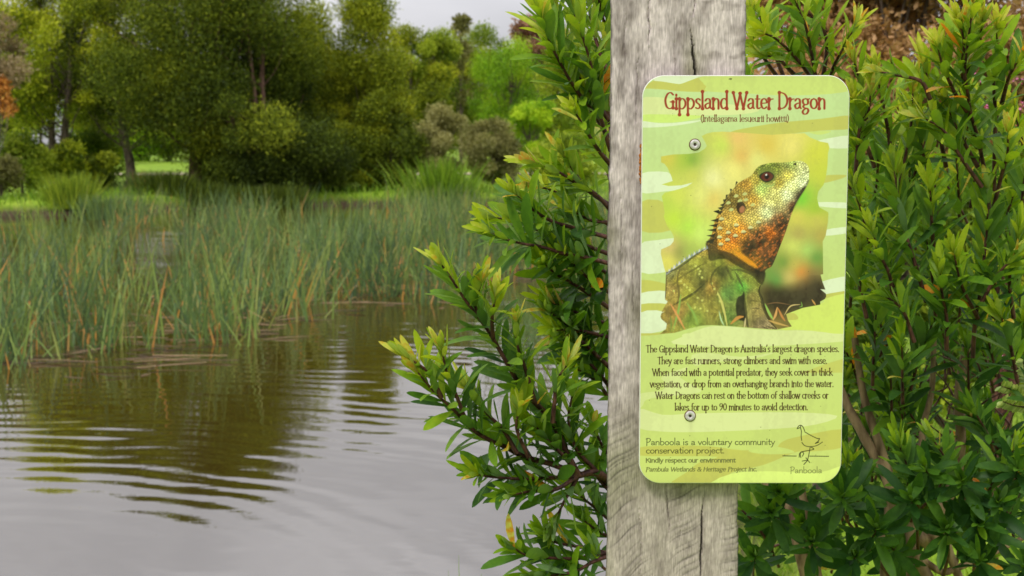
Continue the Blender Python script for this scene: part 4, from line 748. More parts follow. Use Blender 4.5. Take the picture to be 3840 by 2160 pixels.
tree_px('green_shrub', 'dark leafy shrub between the leaning stems and the golden tree', 'shrub', 1290, 51, 440, 320, 720, 30000, .09, m_gold, M_bark, 26, 'oval', 28, .15, .05, group='shrubs on the far bank', dark=.2)
tree_px('green_shrub', 'dark shrub beside the thick trunk at the water edge', 'shrub', 960, 48.2, 540, 380, 770, 30000, .085, m_dark, M_bark, 27, 'oval', 28, .15, .05, group='shrubs on the far bank', dark=.1)
tree_px('green_shrub', 'green shrub on the lawn left of the slim trunk', 'shrub', 330, 54, 480, 260, 690, 10000, .13, m_mid, M_bark, 28, 'oval', 24, .16, .05, group='shrubs on the far bank', dark=.25)
tree_px('green_shrub', 'brownish low shrub at the left picture edge', 'shrub', 10, 42, 590, 170, 710, 5000, .11, m_oliv, M_bark, 24, 'dome', 14, .2, .05, group='shrubs on the far bank', dark=.2)
GD = 'distant trees beyond the lawn'
for i, (px, D, top, w_, mt_, lab) in enumerate([(-60, 118, 380, 260, m_mid, 'distant green tree far left beyond the lawn'), (160, 125, 330, 300, m_mid, 'distant round tree behind the forked trunk'), (400, 115, 470, 200, m_bri, 'distant bright bush beyond the gravel path'), (530, 128, 500, 220, m_bri, 'distant low bright bush seen between the trunks'),
        (640, 130, 420, 260, m_mid, 'distant dark bush behind the thick trunk'), (900, 120, 360, 320, m_mid, 'distant tree behind the leaning stems'), (1200, 110, 300, 340, m_gold, 'distant golden tree behind the rounded golden tree'), (1500, 105, 200, 320, m_mid, 'distant tree behind the pointed golden tree'), (1760, 100, 170, 300, m_gold, 'distant olive tree behind the slim pale tree'),
        (2080, 98, 150, 360, m_mid, 'distant tree behind the red leaved tree'), (2380, 95, 200, 360, m_mid, 'distant tree hidden partly by the post'), (2760, 88, 260, 420, m_gold, 'distant golden tree behind the bush right of the post'), (3120, 84, 240, 420, m_mid, 'distant green tree far behind the right hand bush'), (3520, 90, 280, 460, m_mid, 'distant green tree behind the right picture edge bush'), (2560, 70, 330, 300, m_gold, 'golden tree on the far bank hidden behind the sign')]):
    tree_px('distant_tree', lab, 'tree', px, D, top - (120 if px < 1400 else -20), w_ * 1.45, 590, 13000, .32, mt_, M_bark, 40 + i, 'oval', 22, .17, .2, group=GD, dark=.55)
# the land side on the right: russet tree, dark shrubs, pink flowers
tree_px('russet_tree', 'russet brown leaved tree behind the bush at the upper right', 'tree', 3330, 8.2, -420, 1500, 800, 120000, .042, m_brown, M_bark, 60, 'oval', 70, .12, .10, up=-.1, asp=2.2, dark=.55)
tree_px('dark_shrub', 'dark green shrub behind the bush right of the sign', 'shrub', 3080, 6.0, 500, 620, 1500, 22000, .042, m_mid, M_bark, 61, 'dome', 40, .13, .03, dark=.3, group='shrubs behind the bush')
tree_px('dark_shrub', 'dull green shrub at the right edge behind the bush', 'shrub', 3650, 6.4, 560, 640, 1500, 22000, .042, m_mid, M_bark, 62, 'dome', 40, .13, .03, dark=.35, group='shrubs behind the bush')
fs = tree_px('flowering_shrub', 'pink flowered shrub at the right edge', 'shrub', 3790, 3.9, 330, 330, 1100, 6000, .022, m_gold, M_stem_dark, 63, 'dome', 24, .14, .008, dark=.45)
m_petal = leaf_mat('pink_petals', [(0, (.55, .08, .32)), (1, (.78, .22, .5))], .3)
rg = np.random.default_rng(64); bz = np.array(fs.location)
for px, py in [(3735, 395), (3790, 390), (3765, 350), (3830, 455), (3815, 470), (3790, 497), (3700, 400), (3825, 300), (3660, 290), (3745, 345), (3836, 220), (3470, 240), (3400, 275), (3822, 395), (3770, 520), (3590, 470), (3760, 1365), (3750, 1330), (3780, 1520)]:
    mb = MB(); c = np.array(P(px, py, 3.6 + rg.random() * .25)) - bz
    for _ in range(7):
        d = norm(rg.normal(size=3)); s2 = norm(np.cross(d, rg.normal(size=3))); l_ = .009 * rg.uniform(.7, 1.3); o_ = c + rg.normal(0, .006, 3)
        mb.add([o_, o_ + d * l_ * .6 + s2 * l_ * .4, o_ + d * l_, o_ + d * l_ * .6 - s2 * l_ * .4], [[0, 1, 2, 3]], rg.random())
    mb.build('flower', m_petal, fs)

# ------------------------------------------------------------------ reeds, litter and grass
def blades(rng, base, height, lean, width, tint, seg=4, bend=.3, kink=0.0):
    """thin tapering blades: base (n,3), lean (n,2) top offset as a share of height"""
    n = len(base); s = np.linspace(0, 1, seg + 1); wp = np.array([.9, 1, .9, .7, .12])[:seg + 1] if seg == 4 else np.linspace(1, .1, seg + 1)
    off = lean[:, None, :] * (s[None, :, None] * (1 - bend) + bend * s[None, :, None] ** 2) * height[:, None, None]
    z = height[:, None] * s[None] * np.sqrt(np.clip(1 - (np.linalg.norm(lean, axis=1)[:, None] * .6) ** 2, .05, 1))
    kk = rng.random(n) < kink; ks = 3 if seg == 4 else seg
    if kk.any():
        d_ = norm(rng.normal(size=(n, 2))); dz = rng.uniform(-.25, .05, n) * height; dr = rng.uniform(.1, .35, n) * height
        for q in range(ks, seg + 1):
            f = (q - ks + 1) / (seg - ks + 1); off[kk, q] = off[kk, ks - 1] + (d_ * dr[:, None])[kk] * f; z[kk, q] = z[kk, ks - 1] + dz[kk] * f
    p = np.concatenate([base[:, None, :2] + off, (base[:, 2:3] + z)[..., None]], -1)
    a = rng.normal(0, .7, n); sd = np.stack([np.cos(a), np.sin(a), 0 * a], -1)[:, None] * (width[:, None] * wp[None])[..., None] * .5
    V = np.stack([p - sd, p + sd], 2).reshape(-1, 3); i = np.arange(n)[:, None] * (seg + 1) * 2; k = np.arange(seg)[None] * 2
    Fq = np.stack([i + k, i + k + 1, i + k + 3, i + k + 2], -1).reshape(-1, 4)
    return V, Fq, np.repeat(tint, (seg + 1) * 2)
m_reed = leaf_mat('blue_green_reeds', [(0, (.045, .085, .03)), (.35, (.10, .17, .042)), (.62, (.20, .28, .052)), (.74, (.26, .21, .07)), (.86, (.44, .22, .06)), (1, (.56, .26, .04))], .25, .5, .3, (1.2, 1.1, .8))
m_litter = leaf_mat('dead_reed_straw', [(0, (.03, .02, .012)), (.5, (.12, .085, .05)), (1, (.33, .23, .13))], 0, .7, .2)
FR = np.array([(-400, 12.2), (0, 12.3), (300, 12.0), (420, 12.2), (600, 12.6), (750, 13.4), (1000, 14.4), (1180, 16.6), (1500, 17.6), (1700, 17.2), (1850, 20.5), (2300, 22), (2600, 23)])
def reed_tufts(rng, n, d0, d1, pw=1.0, keep=None):
    out = []
    while len(out) < n:
        D = d0 + (d1 - d0) * rng.random() ** pw; px = rng.uniform(-350, 2550)
        f = np.interp(px, FR[:, 0], FR[:, 1]) + .7 * math.sin(px * .021) + .5 * math.sin(px * .053 + 1) + rng.exponential(.5)
        if D < f: continue
        x = X_at(px, D)
        if float(ground_z(x, D)) > .12: continue
        if keep and not keep(px, D, rng): continue
        out.append((x, D))
    return np.array(out)
def gaps(px, D, rng):
    pr = 1.0
    if 440 < px < 690 and 20 < D < 33: pr = .06
    if 430 < px < 720 and D < 20: pr = .4
    if 90 < px < 300 and 14 < D < 17: pr = .45
    if 820 < px < 1250 and D < 19.5: pr = .55 if D > 16 else .4
    if px < 430 and D > 27: pr = .2
    if 1000 < px < 1480 and D > 31: pr = .08
    if 560 < px < 1000 and D > 36: pr = .3
    return rng.random() < pr
def reed_field(name, label, n, per, d0, d1, pw, hgt, wid, seed):
    rng = np.random.default_rng(seed); tf = reed_tufts(rng, n, d0, d1, pw, gaps); k = rng.integers(per[0], per[1], n); idx = np.repeat(np.arange(n), k); m_ = len(idx)
    b2 = np.zeros((m_, 3)); b2[:, :2] = tf[idx] + rng.normal(0, .2, (m_, 2)); b2[:, 2] = -.12
    th = rng.uniform(hgt[0], hgt[1], n); h_ = th[idx] * rng.uniform(.5, 1.15, m_) + .12
    ln = rng.normal(0, .16, (n, 2))[idx] + rng.normal(0, .2, (m_, 2)); wide = rng.random(m_) < .24; ln[wide] *= 2.4
    dead = (rng.random(m_) < .13) | (wide & (rng.random(m_) < .25)); h_[dead] *= rng.uniform(.35, .85, dead.sum())
    tn = np.clip(np.where(dead, rng.uniform(.66, 1, m_), rng.normal(.3, .2, n)[idx] + rng.normal(0, .14, m_)), 0, 1); tn = np.where(~dead, np.minimum(tn, .66), tn)
    V, Fq, T = blades(rng, b2, h_, ln, wid * rng.uniform(.6, 1.3, m_), tn, kink=.1)
    return tag(mesh_np(name, V, Fq, m_reed, None, {'tint': T}), label, 'reeds', kind='stuff')
reed_field('reed_bed', 'blue green sedge with orange dead stalks standing in the shallow water', 170, (6, 15), 12, 19, 1.0, (.5, 1.05), .018, 70)
reed_field('far_reeds', 'dense grey green reeds filling the far half of the pond', 560, (7, 16), 17, 46, .62, (.6, 1.05), .017, 71)
gaps_all = gaps
def gaps(px, D, rng): return px > 1150
reed_field('middle_reeds', 'grey green reeds standing between the open water and the bush', 230, (8, 17), 17, 27, .7, (.6, 1.05), .019, 75)
rg = np.random.default_rng(72); mb = MB()
for k in range(230):
    px = rg.uniform(-300, 2300); f = float(np.interp(px, FR[:, 0], FR[:, 1])); D = f + rg.exponential(1.0) * (1 if k < 60 else 5) - .3 + (rg.normal(0, .35)); x = X_at(px, D)
    if float(ground_z(x, D)) > 0: continue
    l_ = rg.uniform(.15, .8); a = rg.normal(0, .5); d = np.array([math.cos(a), math.sin(a) * .7, rg.normal(.02, .05)]); c = np.array([x, D, rg.uniform(.004, .03)])
    tube(mb, [c - d * l_ / 2, c + rg.normal(0, .012, 3) * [1, 1, .3], c + d * l_ / 2], [.004, .005, .003], 4, rg.random())
tag(mb.build('reed_litter', m_litter), 'fallen straw coloured reed stalks floating along the reed edge', 'litter', kind='stuff')
# thin twigs of drowned rushes standing in open water left of the post
rg = np.random.default_rng(73); n = 260; b2 = np.zeros((n, 3))
pxs = rg.normal(1990, 95, n); Ds = rg.uniform(12.5, 16, n); b2[:, 0] = X_at(pxs, Ds); b2[:, 1] = Ds; b2[:, 2] = -.1
V, Fq, T = blades(rg, b2, rg.uniform(.35, .75, n), rg.normal(0, .35, (n, 2)), np.full(n, .006), np.clip(rg.normal(.25, .15, n), 0, 1), kink=.1)
tag(mesh_np('thin_rushes', V, Fq, m_reed, None, {'tint': T}), 'sparse thin rushes standing in open water left of the post', 'rushes', kind='stuff')
m_gr = leaf_mat('fresh_grass', [(0, (.07, .14, .006)), (.5, (.16, .30, .012)), (1, (.33, .42, .05))], .35, .55, .25)
rg = np.random.default_rng(74); n = 26000; xs_ = rg.uniform(.35, 4.2, n); ys_ = rg.uniform(1.5, 8.5, n); ok = (poly_sd(xs_, ys_, POND) > .12); xs_, ys_ = xs_[ok], ys_[ok]; n = len(xs_)
V, Fq, T = blades(rg, np.stack([xs_, ys_, ground_z(xs_, ys_) - .01], -1), rg.uniform(.03, .10, n), rg.normal(0, .4, (n, 2)), rg.uniform(.003, .006, n), rg.random(n))
tag(mesh_np('lawn_grass', V, Fq, m_gr, None, {'tint': T}), 'bright green lawn grass under the bush on the right', 'grass', kind='stuff')
n = 26000; pxs = rg.uniform(-200, 2300, n); ang_ = rg.random(n); Ds = rg.uniform(36.5, 62, n); xs_ = X_at(pxs, Ds); sdv = poly_sd(xs_, Ds, POND); ok = (sdv > -.1) & (sdv < rg.exponential(2.2, n) + .3); xs_, ys_ = xs_[ok], Ds[ok]; n = len(xs_)
V, Fq, T = blades(rg, np.stack([xs_, ys_, ground_z(xs_, ys_) - .03], -1), rg.uniform(.12, .42, n), rg.normal(0, .35, (n, 2)), rg.uniform(.02, .04, n), np.clip(rg.normal(.5, .3, n), 0, 1))
tag(mesh_np('bank_grass', V, Fq, m_gr, None, {'tint': T}), 'rough green grass along the far bank', 'grass', kind='stuff')
def grass_clump(name, label, px, D, wpx, hgt, n, mat, wid, seed, tn=(.5, .25)):
    rg = np.random.default_rng(seed); x = X_at(px, D); w = wpx / F * D; b2 = np.zeros((n, 3)); b2[:, 0] = rg.normal(0, w * .22, n); b2[:, 1] = rg.normal(0, w * .2, n)
    ln = b2[:, :2] / (w * .4) * .35 + rg.normal(0, .16, (n, 2)); base = (x, D, max(0, float(ground_z(x, D))) - .05)
    V, Fq, T = blades(rg, b2, hgt * rg.uniform(.3, 1.15, n), ln, np.full(n, wid), np.clip(rg.normal(*tn, n), 0, 1), bend=.6)
    o = mesh_np(name, V, Fq, mat, None, {'tint': T}); o.location = base; return tag(o, label, 'grass clump', 'tall grass clumps on the far bank')
grass_clump('grass_clump', 'tall bright green reed clump below the grey shrubs', 1650, 47, 240, 1.6, 800, m_gr, .035, 80, (.35, .25))
grass_clump('grass_clump', 'arching dark green grass tussock under the yellow tree', 265, 41.5, 170, 1.0, 900, m_mid, .025, 81, (.5, .25))
grass_clump('grass_clump', 'grey green sedge tussock in front of the lawn gap', 400, 39, 200, .7, 600, m_reed, .025, 82, (.35, .15))
for px_q, D_q, lab_q in ((640, 46.4, 'dark low tussock added as bank shade at the foot of the thick trunk'), (770, 46.2, 'dark low tussock added as bank shade right of the thick trunk'), (900, 46.3, 'dark low tussock added as bank shade below the leaning stems'), (1040, 46.4, 'dark low tussock added as bank shade right of the leaning stems')):
    grass_clump('grass_clump', lab_q, px_q, D_q, 210, .75, 1100, m_dark, .03, 90 + px_q, (.2, .2))  # dark tussocks added to stand in for the trees' shade on the bank
grass_clump('grass_clump', 'low grass tussock at the foot of the slim trunk', 560, 47.5, 180, .8, 900, m_reed, .025, 83, (.5, .2))

# ------------------------------------------------------------------ the leafy bushes beside the post
m_leaf = leaf_mat('bush_leaf', [(0, (.024, .080, .014)), (.3, (.085, .20, .016)), (.55, (.22, .37, .016)), (.78, (.39, .49, .028)), (.9, (.60, .60, .13)), (.95, (.60, .36, .04)), (1, (.72, .22, .015))], .44, .48, .24, (1.3, 1.2, .4), under=(.28, .40, .20), mottle=130)
LS = np.array([0, .14, .34, .58, .8, .93, 1.]); LW = np.array([.10, .42, .80, 1.0, .82, .50, .06])
def leaves(mb, base, d, nrm, L_, W_, bend, tint, rng):
    n = len(base); d = norm(d); nrm = norm(nrm - d * (nrm * d).sum(1, keepdims=True)); side = np.cross(d, nrm)
    s = LS[None, :, None]; p = base[:, None] + d[:, None] * (L_[:, None] * LS)[..., None] - nrm[:, None] * (bend[:, None] * L_[:, None] * LS ** 2)[..., None]
    tw = rng.normal(0, .25, n); hw = (W_[:, None] * LW)[..., None] * .5
    sd = side[:, None] * np.cos(tw[:, None] * LS)[..., None] + nrm[:, None] * np.sin(tw[:, None] * LS)[..., None]; lift = nrm[:, None] * hw * .32
    V = np.stack([p - sd * hw + lift, p, p + sd * hw + lift], 2); k = len(LS)
    i = np.arange(n)[:, None, None] * k * 3; a = np.arange(k - 1)[None, :, None] * 3; c = np.arange(2)[None, None]
    q = i + a + c; Fq = np.stack([q, q + 1, q + 4, q + 3], -1).reshape(-1, 4)
    mb.add(V.reshape(-1, 3), Fq, np.repeat(tint, k * 3))
UP = np.array([0, 0, 1.])
def shoot(stem, fol, pts, rng, r0=.0032, t0=.25, step=.0042, L0=.048, tip=.8, old=.42, young=.25, orange=.012, up=.12, rosette=False):
    p = catmull([np.array(q) for q in pts], 60); tube(stem, p, np.linspace(r0, .0011, 60), 6, .5)
    seg = np.linalg.norm(np.diff(p, axis=0), axis=1); cum = np.concatenate([[0], np.cumsum(seg)]); Lt = cum[-1]
    n = max(6, int(Lt * (1 - t0) / step * 1.14)); f = t0 + (1 - t0) * (np.arange(n) + rng.random(n) * .5) / n
    f = np.clip(f, 0, 1); pos = np.stack([np.interp(f * Lt, cum, p[:, c]) for c in range(3)], -1); tan = norm(np.stack([np.interp(f * Lt, cum, np.gradient(p[:, c])) for c in range(3)], -1))
    x = norm(np.cross(tan, np.array([.3, .9, .2]))); y = np.cross(tan, x); az = np.arange(n) * 2.39996 + rng.random() * 6 + rng.normal(0, .3, n)
    rad = x * np.cos(az)[:, None] + y * np.sin(az)[:, None]
    dist = (1 - f) * Lt                                       # distance from the tip
    yg = np.exp(-dist / (.045 if not rosette else .012))
    al = np.radians(50 - 30 * yg + rng.normal(0, 12, n)); d = tan * np.cos(al)[:, None] + rad * np.sin(al)[:, None] + UP * up
    L_ = L0 * 1.27 * (1 - .42 * yg) * rng.uniform(.6, 1.2, n); W_ = L_ * rng.uniform(.18, .265, n)
    tn = np.clip(old * .82 + (tip - old * .82) * yg ** 1.1 + rng.normal(0, .13, n) + young * 0, 0, .9)
    og = rng.random(n) < orange; tn = np.where(og, rng.uniform(.92, 1, n), tn); tipo = (yg > .8) & (rng.random(n) < .12); tn = np.where(tipo, .93, tn)
    leaves(fol, pos, d, tan + UP * .25 + rng.normal(0, .15, (n, 3)), L_, W_, rng.normal(.09, .16, n), tn, rng)
    m_ = 7; az = np.arange(m_) * 2.4; al = np.radians(rng.uniform(6, 34, m_)); tt_ = tan[-1]; xx = norm(np.cross(tt_, np.array([.2, .8, .4]))); yy = np.cross(tt_, xx)
    d = tt_ * np.cos(al)[:, None] + (xx * np.cos(az)[:, None] + yy * np.sin(az)[:, None]) * np.sin(al)[:, None] + UP * up
    leaves(fol, np.repeat(p[-1:], m_, 0), d, np.repeat(tt_[None], m_, 0), L0 * rng.uniform(.5, .95, m_), L0 * rng.uniform(.12, .17, m_), rng.normal(0, .1, m_), np.clip(rng.normal(tip + .03, .06, m_), 0, .93), rng)
class Bush:
    def __init__(s, name, label, x, y, group=None):
        s.root = empty(name, (x, y, float(ground_z(x, y)) - .02)); tag(s.root, label, 'bush', group); s.o = np.array(s.root.location); s.k = 0
    def branch(s, shoots, seed, trunk=None, stem_mat=None, **kw):
        rng = np.random.default_rng(seed)
        for sh in shoots:
            st_, fo = MB(), MB()
            kk = dict(kw); pts = sh
            if isinstance(sh, tuple): pts, ex = sh; kk.update(ex)
            pts = [np.array(q) - s.o for q in pts]
            shoot(st_, fo, pts, rng, **kk)
            b = st_.build('branch', stem_mat or M_stem_dark, s.root); fo.build('leaves', m_leaf, b)
    def stem(s, pts, r0, r1, mat=None):
        mb = MB(); tube(mb, catmull([np.array(q) - s.o for q in pts], 40), np.linspace(r0, r1, 40) * (1 + .06 * np.sin(np.arange(40) * 1.7)), 9); mb.build('stem', mat or M_stem_tan, s.root)
def oo(Ya, Yb, *pts):
    n = len(pts); return [O(px, py, Ya + (Yb - Ya) * i / max(1, n - 1)) for i, (px, py) in enumerate(pts)]
BG = 'leafy bushes behind the post'
lb = Bush('leafy_bush', 'glossy leafy bush reaching left over the water from behind the post', .22, 1.95, BG)
lb.stem([lb.o + [0, 0, 0], O(1575, 1400, 1.95), O(1560, 1250, 1.93), O(1548, 900, 1.95), O(1545, 500, 1.95), O(1545, 150, 1.92), O(1540, -60, 1.9)], .013, .005)
lb.stem([lb.o + [.01, .02, 0], O(1600, 1350, 1.9), O(1545, 1230, 1.85), O(1500, 1190, 1.80), O(1455, 1196, 1.78)], .008, .004, M_stem_dark)
# top group
lb.branch([oo(1.80, 1.74, (1536, 380), (1512, 300), (1502, 240), (1489, 173), (1468, 100), (1440, 20)), oo(1.82, 1.70, (1530, 345), (1492, 283), (1459, 240), (1425, 187), (1385, 110), (1362, 45)),
           oo(1.84, 1.86, (1538, 200), (1505, 120), (1485, 40), (1470, -30)), oo(1.80, 1.76, (1530, 300), (1480, 230), (1430, 150), (1400, 60), (1395, -10)), oo(1.9, 1.85, (1545, 120), (1515, 40), (1500, -50)),
           oo(1.95, 1.9, (1540, 60), (1480, -20), (1420, -60)), (oo(1.8, 1.72, (1540, 420), (1500, 370), (1470, 320), (1448, 285)), dict(L0=.04)), oo(1.86, 1.84, (1538, 330), (1520, 230), (1525, 120))], 101, tip=.74, old=.5, L0=.05, step=.0042, t0=.15)
lb.branch([oo(1.9, 1.95, (1545, 480), (1525, 420), (1512, 360)), oo(1.85, 1.8, (1545, 540), (1500, 490), (1440, 455), (1400, 430), (1350, 412)), oo(1.86, 1.82, (1540, 520), (1480, 480), (1450, 440), (1420, 395)), oo(1.88, 1.84, (1540, 570), (1460, 520), (1390, 480), (1352, 470))], 102, tip=.86, old=.5, L0=.046, step=.0046, t0=.25)
lb.branch([oo(1.82, 1.74, (1540, 600), (1442, 573), (1392, 558), (1359, 540), (1325, 516), (1300, 490)), oo(1.80, 1.70, (1530, 662), (1468, 646), (1425, 640), (1359, 620), (1319, 614), (1265, 600), (1235, 585)), oo(1.85, 1.8, (1535, 640), (1450, 610), (1380, 590), (1310, 560), (1250, 548)), oo(1.86, 1.82, (1540, 560), (1490, 555), (1440, 530))], 103, tip=.7, old=.34, L0=.048, step=.0046, t0=.12)
lb.branch([oo(1.84, 1.76, (1540, 780), (1460, 725), (1400, 690), (1372, 665)), oo(1.86, 1.8, (1540, 820), (1460, 790), (1390, 762)), oo(1.85, 1.78, (1540, 740), (1480, 700), (1430, 650)), oo(1.88, 1.82, (1545, 700), (1490, 665), (1455, 660)), oo(1.84, 1.78, (1540, 850), (1450, 830), (1400, 830))], 104, tip=.66, old=.26, L0=.052, step=.0042, t0=.1)
lb.branch([oo(1.84, 1.78, (1540, 930), (1480, 875), (1415, 812), (1385, 785)), oo(1.86, 1.8, (1540, 980), (1480, 910), (1420, 860)), oo(1.86, 1.82, (1545, 1020), (1500, 960), (1445, 925)), oo(1.88, 1.84, (1545, 880), (1510, 850), (1470, 845))], 105, tip=.6, old=.22, L0=.054, step=.0042, t0=.1)
hub = (1455, 1196)
lb.branch([(oo(1.78, 1.66, hub, (1422, 1133), (1392, 1063), (1359, 1026), (1325, 993), (1302, 960), (1275, 913), (1235, 843), (1205, 800), (1169, 753), (1135, 700), (1112, 668)), dict(t0=.08, r0=.0045)),
           (oo(1.72, 1.68, (1345, 1010), (1322, 930), (1302, 870), (1297, 818)), dict(L0=.042)), oo(1.7, 1.66, (1240, 850), (1238, 800), (1245, 752)), oo(1.72, 1.70, (1390, 1063), (1395, 1010), (1400, 960), (1425, 920)), oo(1.7, 1.67, (1200, 795), (1195, 760), (1210, 715))], 106, tip=.8, old=.36, L0=.046, step=.0048)
lb.branch([(oo(1.78, 1.64, hub, (1392, 1169), (1319, 1149), (1275, 1126), (1235, 1109), (1192, 1083), (1159, 1049), (1132, 1023), (1092, 986), (1052, 938)), dict(t0=.1, r0=.0045)),
           oo(1.68, 1.64, (1170, 1055), (1150, 1000), (1125, 940), (1112, 885)), oo(1.72, 1.7, (1300, 1140), (1265, 1080), (1225, 1040), (1180, 985)), oo(1.72, 1.69, (1330, 1150), (1300, 1080), (1305, 1030)), oo(1.66, 1.63, (1110, 1000), (1080, 940), (1035, 905))], 107, tip=.82, old=.34, L0=.048, step=.0048)
lb.branch([oo(1.78, 1.68, hub, (1390, 1202), (1320, 1205), (1240, 1200), (1205, 1195)), oo(1.78, 1.7, hub, (1400, 1230), (1340, 1235), (1290, 1245)), oo(1.78, 1.72, hub, (1420, 1150), (1380, 1110), (1350, 1075)), oo(1.8, 1.74, (1500, 1185), (1450, 1130), (1430, 1060), (1440, 990)), oo(1.79, 1.76, hub, (1420, 1260), (1400, 1300))], 108, tip=.6, old=.26, L0=.05, step=.0046, t0=.2, orange=.015)
lb.branch([oo(1.85, 1.8, (1560, 1190), (1520, 1130), (1495, 1080)), oo(1.85, 1.8, (1560, 1260), (1510, 1210), (1470, 1150)), oo(1.84, 1.8, (1560, 1330), (1500, 1280), (1450, 1240)), oo(1.85, 1.8, (1560, 1360), (1510, 1340), (1470, 1310))], 109, tip=.5, old=.22, L0=.05, step=.0048, t0=.1, orange=.035)
lb.branch([oo(1.8, 1.7, (1570, 1380), (1470, 1402), (1420, 1405), (1330, 1398), (1292, 1378)), oo(1.8, 1.72, (1570, 1385), (1495, 1412), (1440, 1440), (1350, 1450)), oo(1.8, 1.74, (1560, 1400), (1480, 1380), (1400, 1365), (1370, 1345)), oo(1.8, 1.78, (1560, 1440), (1520, 1430), (1500, 1400))], 110, tip=.5, old=.24, L0=.052, step=.005, t0=.35, orange=.03)

rb = Bush('leafy_bush', 'dense leafy bush directly right of the post, half behind the sign', .62, 2.05, BG)
rc = Bush('leafy_bush', 'tall leafy bush at the right picture edge with reddish stems', 1.12, 2.10, BG)
for pts, r in [([(2230, 1470), (2247, 1300), (2237, 1216), (2184, 1116), (2131, 1019), (2080, 900)], .011), ([(2245, 1470), (2237, 1300), (2237, 1200), (2194, 1066), (2171, 986), (2150, 850)], .009), ([(2034, 1470), (2017, 1383), (1984, 1283), (1934, 1226), (1890, 1150)], .010), ([(2060, 1470), (2055, 1380), (2020, 1250), (1990, 1120)], .009), ([(2290, 1470), (2300, 1250), (2317, 1133), (2324, 1066), (2344, 983), (2350, 850)], .007)]:
    rb.stem([rb.o + [rg.normal(0, .03), rg.normal(0, .03), 0]] + oo(2.05, 2.1, *pts), r, r * .55)
for pts, r in [([(2340, 1470), (2350, 1366), (2361, 1300), (2404, 1200), (2417, 1100), (2414, 983), (2440, 830)], .012), ([(2420, 1470), (2440, 1340), (2500, 1250), (2560, 1150)], .008), ([(2300, 1470), (2380, 1440), (2500, 1390), (2600, 1340)], .007)]:
    rc.stem([rc.o + [rg.normal(0, .03), rg.normal(0, .03), 0]] + oo(2.1, 2.1, *pts), r, r * .55)
rb.branch([oo(1.95, 1.85, (2075, 420), (2070, 280), (2051, 187), (2037, 113), (2027, 67), (2007, 17), (1990, -40)), oo(1.95, 1.85, (2060, 240), (2034, 187), (1994, 137), (1951, 97), (1925, 85)), oo(1.95, 1.88, (2085, 230), (2094, 177), (2111, 140), (2147, 75)), oo(1.95, 1.9, (2070, 200), (2080, 110), (2060, 30), (2075, -10)), oo(1.95, 1.9, (1960, 200), (1925, 150), (1900, 110), (1895, 40)), oo(2., 1.95, (1970, 190), (1920, 60), (1895, -20)), oo(1.92, 1.9, (2000, 190), (1960, 150), (1930, 140))], 121, tip=.78, old=.55, L0=.046, step=.0046, t0=.3)
rb.branch([oo(1.9, 1.85, (2151, 470), (2155, 400), (2164, 317), (2184, 283), (2190, 240)), oo(1.9, 1.86, (2184, 330), (2164, 213), (2150, 160)), oo(1.92, 1.88, (2245, 460), (2237, 350), (2224, 277), (2211, 207), (2205, 175)), oo(1.92, 1.85, (2200, 420), (2175, 350), (2160, 290), (2150, 250)), oo(1.94, 1.9, (2255, 520), (2270, 430), (2290, 330), (2297, 225)), (oo(1.86, 1.84, (2340, 250), (2317, 205), (2260, 190), (2212, 180)), dict(tip=.86, L0=.035))], 122, tip=.8, old=.52, L0=.046, step=.005, t0=.25)
rc.branch([oo(1.95, 1.82, (2490, 620), (2484, 477), (2460, 350), (2444, 293), (2434, 233), (2428, 170), (2440, 70), (2447, 10)), oo(1.9, 1.83, (2434, 240), (2420, 180), (2425, 110), (2415, 60)), oo(1.95, 1.86, (2500, 480), (2504, 300), (2500, 207), (2507, 133), (2508, 75)), oo(1.92, 1.84, (2520, 260), (2540, 190), (2575, 130)), oo(1.9, 1.84, (2445, 300), (2400, 230), (2370, 160), (2360, 120)), oo(1.9, 1.85, (2420, 200), (2460, 130), (2470, 60))], 123, tip=.84, old=.5, L0=.05, step=.0052, t0=.35)
rc.branch([oo(1.92, 1.86, (2500, 520), (2520, 440), (2534, 390), (2536, 340)), oo(1.94, 1.88, (2380, 420), (2360, 320), (2345, 250), (2326, 165)), oo(1.9, 1.86, (2470, 470), (2420, 400), (2375, 330), (2330, 300)), oo(1.92, 1.9, (2460, 420), (2410, 330), (2385, 270)), oo(1.95, 1.9, (2570, 560), (2575, 470), (2590, 400)), oo(1.95, 1.9, (2350, 470), (2320, 380), (2311, 300))], 124, tip=.78, old=.48, L0=.05, step=.0052, t0=.3)
rc.branch([oo(1.95, 1.9, (2447, 900), (2454, 800), (2470, 716), (2477, 633), (2484, 560), (2487, 480)), oo(1.92, 1.86, (2381, 880), (2381, 800), (2370, 740), (2366, 690)), oo(1.93, 1.88, (2550, 800), (2540, 700), (2560, 600)), oo(1.9, 1.86, (2470, 760), (2510, 690), (2550, 650)), oo(1.93, 1.86, (2460, 800), (2420, 720), (2400, 640)), oo(1.95, 1.9, (2560, 960), (2540, 860), (2520, 800))], 125, tip=.68, old=.3, L0=.054, step=.005, t0=.15)
rb.branch([oo(1.92, 1.88, (2330, 760), (2304, 670), (2277, 583), (2261, 500), (2250, 430)), oo(1.9, 1.85, (2245, 740), (2237, 690), (2214, 640), (2197, 590)), oo(1.93, 1.88, (2350, 640), (2344, 560), (2340, 480)), oo(1.9, 1.86, (2190, 620), (2170, 540), (2150, 480)), oo(1.93, 1.9, (2180, 800), (2160, 700), (2165, 640)), oo(1.9, 1.87, (2300, 860), (2270, 780), (2220, 740))], 126, tip=.7, old=.34, L0=.052, step=.005, t0=.15)
